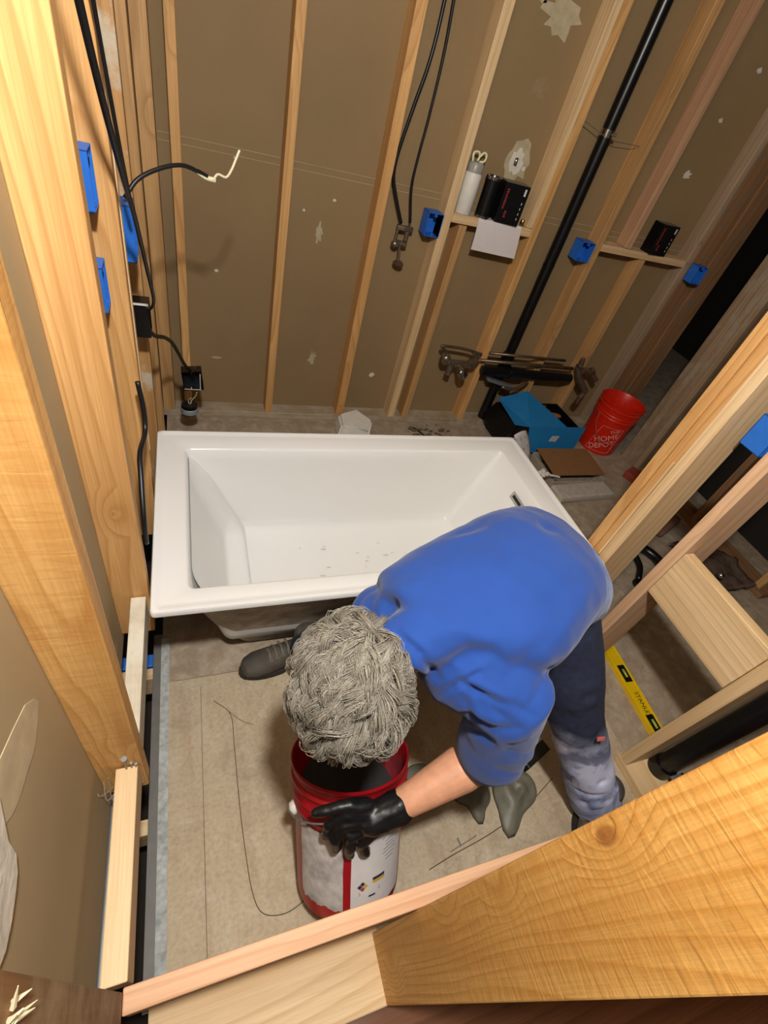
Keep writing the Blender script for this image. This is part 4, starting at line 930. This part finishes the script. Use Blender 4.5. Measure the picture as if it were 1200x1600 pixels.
# --- boots
def boot(name, heel, toe, label):
    h, t_ = V(heel), V(toe); f = (t_-h).normalized(); L_ = (t_-h).length; s_ = V((0, 0, 1)).cross(f); up = V((0, 0, 1))
    r = empty(name, h); r.parent = person; r.location = h - V(person.location); r['label'] = label
    def P_(a, s2, u): return f*(a*L_) + s_*s2 + up*u
    b = NB()
    loft(b, [(P_(-.02, 0, .06), s_*.030, up*.045), (P_(.08, 0, .062), s_*.036, up*.055), (P_(.25, 0, .062), s_*.038, up*.055), (P_(.45, 0, .055), s_*.041, up*.045), (P_(.65, 0, .045), s_*.048, up*.036), (P_(.83, 0, .040), s_*.048, up*.032), (P_(.95, 0, .036), s_*.036, up*.026), (P_(1.0, 0, .032), s_*.016, up*.014)], 20)
    limb(b, [P_(.12, 0, .07), P_(.13, 0, .15)], [.048, .050])
    me = remeshed('boot_upper', b, plain('dusty_dark_leather', '4c463e', .7, var=.35, scale=16), .005, 2); me.parent = r
    b = NB(); pts = []
    N_ = 28
    for i in range(N_):
        a = 2*math.pi*i/N_; x = math.cos(a); w_ = .046+.010*x if x > -.2 else .040; pts.append((.49+.54*x, w_*math.sin(a)*(1.0 if abs(x) < .8 else 1.05)))
    lo = [b.verts.new(P_(x, y, .0)) for x, y in pts]; hi = [b.verts.new(P_(x, y, .024)) for x, y in pts]
    b.faces.new(lo[::-1]); b.faces.new(hi)
    for i in range(N_): b.faces.new((lo[i], lo[(i+1) % N_], hi[(i+1) % N_], hi[i]))
    so = obj('boot_sole', b, plain('dark_rubber', '25211d', .7)); so.parent = r
    b = NB()
    for k in range(4):
        x = .38+.08*k; z = .113-.008*k; tube(b, spline([P_(x, -.028, z-.012), P_(x+.02, 0, z+.002), P_(x+.03, .028, z-.012)], 4), .0025, 6)
        tube(b, spline([P_(x+.03, -.028, z-.014), P_(x+.02, 0, z+.003), P_(x, .028, z-.012)], 4), .0025, 6)
    lc = obj('laces', b, plain('grey_lace', '77705f', .8)); lc.parent = r
    for k in range(3):
        b = NB(); ell(b, P_(.40+.09*k, -.030, .106-.008*k), ((.004, 0, 0), (0, .004, 0), (0, 0, .004)), 8); e = obj('eyelet', b, M_brass, smooth=True); e.parent = r
boot('boot', (.505, .865, 0), (.245, .825, 0), 'dusty brown boot beside the tub')
boot('boot', (1.345, .185, 0), (1.235, .03, 0), 'boot mostly hidden behind the pinkish board')
# --- shirt
def axes(side, wid, back, dep): return V(side).normalized()*wid, V(back).normalized()*dep
sS = (LSH-RSH).normalized()
st = []
for c, wd, up_, dp, sd in [((.452, .374, .888), .066, (-.5, -.3, .8), .066, sS), ((.478, .380, .905), .070, (-.4, -.25, .85), .062, sS), ((.505, .385, .918), .070, (-.35, -.2, .9), .062, sS), ((.525, .395, .925), .075, (-.3, -.15, .95), .065, sS), ((.555, .405, .905), .135, (-.2, -.1, .97), .085, sS), ((.60, .425, .89), .185, (-.1, -.05, 1), .105, sS),
                       ((.66, .45, .888), .192, (0, 0, 1), .118, sS.lerp(ps_, .2)), ((.74, .485, .89), .182, (0, 0, 1), .122, sS.lerp(ps_, .4)), ((.82, .525, .885), .176, (.05, 0, 1), .125, sS.lerp(ps_, .6)),
                       ((.885, .555, .862), .178, (.15, .05, 1), .124, sS.lerp(ps_, .8)), ((.935, .580, .830), .182, (.4, .15, .9), .125, ps_), ((.968, .595, .79), .184, (.6, .25, .75), .122, ps_), ((.985, .600, .755), .182, (.75, .3, .6), .118, ps_)]:
    st.append((V(c), V(sd).normalized()*wd, V(up_).normalized()*dp))
b = NB(); loft(b, st, 36, power=2.3)
limb(b, [V((.60, .36, .86)), LSH, LSH.lerp(LEL, .45)+V((.004, -.004, .0)), LSH.lerp(LEL, .80)+V((.004, -.006, 0))], [.10, .090, .078, .078], 22)
limb(b, [V((.52, .46, .84)), RSH, RSH.lerp(REL, .4), RSH.lerp(REL, .75)], [.085, .074, .068, .066], 22)
M_sh = NT('royal_blue_cotton'); p_ = M_sh.coords((1, 1, 1), False); n2 = M_sh.noise(p_, 160, 2); n1 = M_sh.noise(p_, 5, 4, .6)
cc = M_sh.mix(M_sh.ramp(n1, [(.4, 0.0), (.7, .4)]), lin('15418f'), lin('1f4da0')); du = M_sh.noise(p_, 13, 5, .7, .5)
sx_ = M_sh.n('ShaderNodeSeparateXYZ'); M_sh.l(p_, sx_.inputs[0])
cc = M_sh.mix(M_sh.math('MULTIPLY', M_sh.ramp(du, [(.34, 0.0), (.56, .7)]), M_sh.math('GREATER_THAN', M_sh.math('SUBTRACT', sx_.outputs[0], M_sh.math('MULTIPLY', sx_.outputs[1], .35)), .80)), cc, lin('8097c6'))
M_sh.base(cc); M_sh.rough(.9); M_sh.bump(n2, .2, .001)
M_sh.b.inputs['Sheen Weight'].default_value = .15
F = [((.60, .30, .93), (.70, .24, .86), -.010, .010), ((.62, .33, .95), (.74, .28, .86), -.012, .012), ((.64, .36, .97), (.77, .33, .88), .007, .014), ((.56, .30, .90), (.66, .21, .80), -.010, .010),
     ((.66, .20, .78), (.76, .20, .73), -.010, .009), ((.65, .19, .74), (.77, .20, .70), .008, .010), ((.64, .185, .71), (.77, .19, .66), -.010, .009), ((.63, .19, .68), (.75, .18, .63), .007, .009), ((.74, .24, .80), (.79, .28, .70), -.009, .011),
     ((.42, .47, .88), (.52, .46, .97), -.010, .011), ((.43, .50, .87), (.56, .50, .97), .006, .014), ((.45, .54, .85), (.60, .52, .95), -.006, .012), ((.50, .31, .93), (.58, .30, .95), -.008, .010),
     ((.80, .70, .93), (.92, .66, .98), -.008, .010), ((.86, .74, .88), (.98, .70, .93), -.008, .010), ((.78, .36, .92), (.92, .40, .90), -.005, .018), ((.80, .33, .88), (.95, .40, .82), .006, .02), ((1.0, .45, .86), (1.08, .52, .80), -.006, .012),
     ((.70, .58, 1.0), (.85, .56, 1.01), .003, .03), ((.60, .50, .99), (.78, .42, 1.01), .003, .03)]
ff2 = folds(F)
def to_px(p):
    q = p - cam_o.location; z = q.dot(FW); return (600 + 756.57*q.dot(RX)/z, 800 + 756.57*q.dot(DN)/z)
CR = [(620, 989, 655, 1020, -.007, 6), (655, 1020, 684, 1064, -.008, 6), (632, 985, 668, 1018, .004, 6), (640, 1010, 668, 1062, .004, 5), (684, 1088, 720, 1066, -.009, 6), (720, 1066, 752, 1052, -.007, 6), (690, 1074, 745, 1042, .005, 7), (719, 1070, 783, 1100, -.009, 6), (728, 1062, 796, 1090, .006, 7), (735, 1074, 752, 1102, -.006, 6),
      (724, 1120, 764, 1142, -.010, 6), (764, 1142, 812, 1140, -.006, 7), (726, 1108, 775, 1128, .006, 7), (728, 1137, 770, 1162, -.009, 5), (730, 1128, 775, 1150, .006, 5), (780, 1160, 826, 1150, .004, 6), (724, 1095, 740, 1125, -.006, 6),
      (583, 965, 618, 948, -.007, 7), (574, 975, 583, 938, -.006, 6), (596, 972, 640, 955, .004, 8), (548, 968, 566, 940, -.005, 6), (600, 930, 660, 915, .003, 12), (716, 834, 756, 820, -.007, 6), (700, 848, 745, 836, .004, 7), (846, 816, 866, 828, -.008, 6), (770, 815, 835, 812, .003, 9),
      (700, 1040, 790, 1010, -.004, 12), (790, 1060, 850, 1000, -.004, 12), (830, 1100, 858, 1050, -.005, 8), (700, 900, 800, 870, .002, 18), (880, 850, 925, 900, -.003, 12), (850, 950, 905, 900, -.003, 14), (870, 1000, 915, 930, .004, 12), (650, 1000, 720, 980, .004, 14), (760, 1100, 800, 1130, -.005, 7), (690, 1030, 730, 1050, .004, 9), (800, 1100, 835, 1120, -.005, 7)]
def crease(p, n):
    if n.dot(FW) > .15: return 0
    x, y = to_px(p); d = 0
    for x0, y0, x1, y1, am, w_ in CR:
        dx, dy = x1-x0, y1-y0; t = max(0, min(1, ((x-x0)*dx+(y-y0)*dy)/(dx*dx+dy*dy))); q = math.hypot(x-x0-dx*t, y-y0-dy*t)
        if q < 3*w_: d += am*math.exp(-(q/w_)**2)*(1-.5*abs(2*t-1))
    return d
shirt = psub('shirt', b, M_sh.m, .0055, 7, lambda p, n: n*(crease(p, n)*1.1+.4*ff2(p, n)+.006*noise.noise(p*6.5)+.002*noise.noise(p*22)))
# --- body (one continuous mesh): head with face, neck, torso core, arms, hands
skin = plain('tanned_skin', 'd39a78', .5, var=.10, scale=40, bump=.15); skin.node_tree.nodes['Principled BSDF'].inputs['Subsurface Weight'].default_value = .08
skin.node_tree.nodes['Principled BSDF'].inputs['Subsurface Radius'].default_value = (.01, .004, .002)
b = NB()
ell(b, hd(-.008, 0, .012), (HF*.094, HL*.074, HU*.090), 32)                                   # skull
ell(b, hd(.028, 0, -.050), (HF*.062, HL*.058, HU*.070), 24)                                  # face
ell(b, hd(.058, 0, -.092), (HF*.026, HL*.032, HU*.024), 16)                                  # chin
ell(b, hd(.010, 0, -.075), (HF*.055, HL*.054, HU*.035), 16)                                  # jaw
tube(b, [hd(.078, 0, .004), hd(.100, 0, -.035), hd(.084, 0, -.042)], [.008, .013, .008], 10)     # nose
ell(b, hd(.080, 0, .018), (HF*.014, HL*.050, HU*.010), 16)                                   # brow
ell(b, hd(.079, 0, -.062), (HF*.011, HL*.024, HU*.006), 12); ell(b, hd(.077, 0, -.071), (HF*.011, HL*.020, HU*.006), 12)   # lips
for s_ in (1, -1):
    ell(b, hd(.074, s_*.030, -.001), (HF*.011, HL*.014, HU*.010), 12)
    ell(b, hd(.060, s_*.042, -.032), (HF*.018, HL*.018, HU*.018), 12)
    ear = [(-.004, s_*.082, .022), (-.024, s_*.094, .020), (-.032, s_*.098, -.002), (-.024, s_*.094, -.026), (-.008, s_*.084, -.036), (.002, s_*.078, -.016)]
    tube(b, [hd(*q) for q in ear], [.006, .0075, .0075, .007, .008, .006], 8); ell(b, hd(-.012, s_*.079, -.006), (HF*.016, HL*.008, HU*.026), 12)
limb(b, [hd(-.030, 0, -.045), hd(-.045, .01, -.085), V((.50, .39, .90)), V((.56, .42, .89))], [.058, .054, .054, .07], 20)
loft(b, [(c, u*.80, v_*.78) for c, u, v_ in st[3:]], 24)
limb(b, [V((.62, .38, .86)), LSH, LSH.lerp(LEL, .5), LSH.lerp(LEL, .85), LEL+V((.0, .0, -.008)), LEL.lerp(LWR, .25), LEL.lerp(LWR, .6), LWR], [.07, .062, .056, .050, .047, .050, .041, .031], 20)
limb(b, [V((.53, .46, .84)), RSH, RSH.lerp(REL, .5), REL, REL.lerp(RWR, .3), RWR], [.07, .06, .054, .045, .045, .030], 20)
def hand(bm, W, K, fingers, thumb, pr, scale=1.0, wr=.030):
    """palm from wrist W to the knuckle points K, then each finger chain; the thumb leaves the side of the palm near its base"""
    kc = sum(K, V())/len(K)
    limb(bm, [W, W.lerp(kc, .45)], [wr, wr*.95], 14)
    for k in K: limb(bm, [W.lerp(kc, .25)+(k-kc)*.35, W.lerp(k, .65), k], [.020*scale, .018*scale, .0135*scale], 12)
    for ch, r0 in fingers: limb(bm, ch if scale > 1 else [ch[0], ch[1], ch[1].lerp(ch[2], .75)], [r0*scale*(1-.10*i) for i in range(4)][:4 if scale > 1 else 3], 12)
    limb(bm, thumb, [.0185*scale, .0150*scale, .0125*scale, .0105*scale][:len(thumb)], 12)
GK = [V((.398, .230, .478)), V((.396, .213, .458)), V((.412, .194, .430)), V((.440, .181, .402))]
GF = [([GK[0], V((.366, .222, .446)), V((.364, .212, .408)), V((.378, .218, .384))], .0130),
      ([GK[1], V((.378, .196, .424)), V((.386, .188, .380)), V((.400, .200, .356))], .0135),
      ([GK[2], V((.412, .176, .390)), V((.420, .172, .352)), V((.432, .186, .332))], .0125),
      ([GK[3], V((.452, .167, .368)), V((.462, .166, .338)), V((.470, .180, .322))], .0115)]
GT = [V((.452, .232, .478)), V((.410, .240, .490)), V((.372, .243, .484)), V((.338, .248, .470))]
hand(b, LWR, GK, GF, GT, None, .82, .026)
RKn = [V((.532, .512, .372)), V((.508, .522, .368)), V((.484, .526, .368)), V((.462, .524, .372))]
RFg = [([k, k+V((-.002, .028, -.028)), k+V((-.003, .030, -.060)), k+V((-.002, .014, -.082))], .0125) for k in RKn]
RTh = [V((.530, .50, .41)), V((.545, .482, .385)), V((.540, .478, .355)), V((.534, .484, .335))]
for fi, rk in enumerate(RFg):
    pass
hand(b, RWR+V((0, .0, -.005)), RKn, RFg, RTh, None, .82, .026)
body = psub('body', b, skin, .0042, 2)
body['label'] = 'bare forearms, neck and bowed face'
# eyes
for s_ in (1, -1):
    b = NB(); ell(b, hd(.0775, s_*.030, -.003), (HF*.0105, HL*.0115, HU*.009), 12); psub('eye', b, plain('eye_white', 'e6e0d8', .2))
    b = NB(); ell(b, hd(.0865, s_*.030, -.005), (HF*.003, HL*.005, HU*.005), 10); psub('iris', b, plain('brown_iris', '3a2a1c', .2))
# --- gloves
M_glove = plain('black_nitrile', '0e0f11', .42, var=.25, scale=60, bump=.25)
b = NB(); hand(b, LWR.lerp(V((.45, .21, .45)), .25), GK, GF, GT, None, 1.06, .036)
limb(b, [LWR+V((.018, .001, .008)), LWR.lerp(V((.45, .21, .45)), .4)], [.038, .036], 16)
gl = psub('glove', b, M_glove, .0032, 2, lambda p, n: n*(.0022*noise.noise(p*45)))
gl['label'] = 'black glove gripping the pail handle'
b = NB(); hand(b, RWR.lerp(V((.5, .52, .37)), .2), RKn, RFg, RTh, None, 1.06, .034)
gl2 = psub('glove', b, M_glove, .0035, 2); gl2['label'] = 'black glove on the far rim, hidden by the head'
# --- hair
hairc = [plain('hair_silver', '958f82', .4, var=.15, scale=200), plain('hair_grey', '5a544a', .42, var=.15, scale=200), plain('hair_dark', '221f1a', .42, var=.2, scale=200)]
b = NB(); ell(b, hd(-.012, 0, .012), (HF*.102, HL*.083, HU*.097), 40)
for v in list(b.verts):
    q = v.co - HC
    f_, l_, u_ = q.dot(HF), q.dot(HL), q.dot(HU)
    if (f_ > .03 and u_ < .045) or u_ < -.05 or (u_ < -.01 and f_ > -.005): b.verts.remove(v)
cap = psub('hair', b, hairc[2])
def lock_mesh(seed0, count, per):
    rg = random.Random(seed0); B = [NB() for _ in range(3)]
    WH = V((-.105, .025, .045))                                        # crown whorl in head frame (f,l,u)
    for i in range(count):
        while True:
            th_ = rg.uniform(0, 2*math.pi); cu = rg.uniform(-.62, 1)
            sr = math.sqrt(1-cu*cu); d_ = V((sr*math.cos(th_), sr*math.sin(th_), cu))
            q = V((d_.x*.100-.012, d_.y*.083, d_.z*.095+.012))
            if (q.y > .050 and q.z < .034 and q.x > -.045) or (q.x > .035 and q.z < .040) or (q.z < -.015 and q.x > -.002) : continue
            break
        away = (q-WH); away = away - d_*away.dot(d_)
        if away.length < .004: away = V((rg.uniform(-1, 1), rg.uniform(-1, 1), 0))
        away.normalize(); side = d_.cross(away).normalized()
        an = 2.2*noise.noise(q*17+V((5, 2, 9))) + rg.uniform(-.35, .35)
        away = (away*math.cos(an) + side*math.sin(an)).normalized(); side = d_.cross(away).normalized()
        L_ = rg.uniform(.05, .085); ph = rg.uniform(0, 6.28); amp = rg.uniform(.006, .0115); fr_ = rg.uniform(.8, 1.35); lift = rg.uniform(.006, .030)
        ci = rg.choices((0, 1, 2), ((.10, .45, .45) if q.x < -.06 else (.62, .33, .05) if lift > .020 else (.22, .50, .28) if lift > .012 else (.03, .27, .70)))[0]  # mixed greys; low locks darker, raised ones lighter, shade between locks painted in
        for j in range(per):
            o1 = rg.gauss(0, .0026); o2 = rg.gauss(0, .004); ll = L_*rg.uniform(.75, 1.1); ph2 = ph+rg.gauss(0, .13); lf = lift*rg.uniform(.75, 1.25)
            pts = []; n_ = 10
            for k in range(n_+1):
                t_ = k/n_; s_ = t_*ll
                base_ = q + side*o1 + away*(o2+s_)
                wob = amp*(.3+t_)*math.sin(ph2+fr_*2*math.pi*t_); up_ = lf*math.sin(math.pi*min(1, t_*1.0+.12)*.9) + .003*math.cos(ph2+fr_*2*math.pi*t_)
                # keep on the scalp ellipsoid
                c_ = base_ - V((-.012, 0, .012)); e_ = math.sqrt((c_.x/.100)**2+(c_.y/.083)**2+(c_.z/.095)**2); nn_ = V((c_.x/.01, c_.y/.0069, c_.z/.009)).normalized()
                if e_ < 1.0 or c_.z > -.03: c_ = c_/max(e_, .01)
                else: c_ = c_/max(e_*.5+.5, .01)
                P3 = c_ + V((-.012, 0, .012)) + nn_*(up_+.002) + side*wob
                pts.append(hd(P3.x, P3.y, P3.z))
            tip = pts[-3]-HC
            if any((p3-HC).dot(HL) > .055 and (p3-HC).dot(HU) < .036 and -.04 < (p3-HC).dot(HF) < .075 for p3 in pts): continue
            cj = ci if rg.random() < .8 else rg.randrange(3)
            r0 = rg.uniform(.00035, .00075)
            tube(B[cj], pts, [r0*(1.0 if k < n_-2 else .75-.28*(k-n_+2)) for k in range(n_+1)], 3, cap=False)
    return B
HB = lock_mesh(11, 640, 34)
me = cap.data
hb = bmesh.new(); hb.from_mesh(me)
for mi, B_ in enumerate(HB):
    for f in B_.faces: f.material_index = mi
    t_ = bpy.data.meshes.new('t'); B_.to_mesh(t_); B_.free(); n0 = len(hb.faces); hb.from_mesh(t_); bpy.data.meshes.remove(t_)
for f in hb.faces: f.smooth = True
nb_ = len(me.polygons)
hb.faces.ensure_lookup_table()
for i in range(nb_): hb.faces[i].material_index = 2
hb.to_mesh(me); hb.free(); me.materials.clear()
for m in hairc: me.materials.append(m)
cap['label'] = 'wavy silver-grey hair'

# pieces that came out of one loop become parts of their own
for o in list(bpy.data.objects):
    if o.type == 'MESH' and o.name.split('.')[0] in ('hex_nut', 'white_mark'):
        bm = bmesh.new(); bm.from_mesh(o.data); bm.verts.ensure_lookup_table(); seen = set(); comps = []
        for v in bm.verts:
            if v.index in seen: continue
            st_ = [v]; comp = set()
            while st_:
                q = st_.pop()
                if q.index in comp: continue
                comp.add(q.index); st_ += [e.other_vert(q) for e in q.link_edges]
            seen |= comp; comps.append(comp)
        for k, comp in enumerate(comps):
            c = bm.copy(); c.verts.ensure_lookup_table(); bmesh.ops.delete(c, geom=[v for v in c.verts if v.index not in comp], context='VERTS')
            if k == 0: c.to_mesh(o.data); c.free(); continue
            me = bpy.data.meshes.new(o.data.name); c.to_mesh(me); c.free()
            for m in o.data.materials: me.materials.append(m)
            n = bpy.data.objects.new(o.name.split('.')[0], me); COL.objects.link(n); n.parent = o.parent; n.matrix_local = o.matrix_local.copy()
        bm.free()
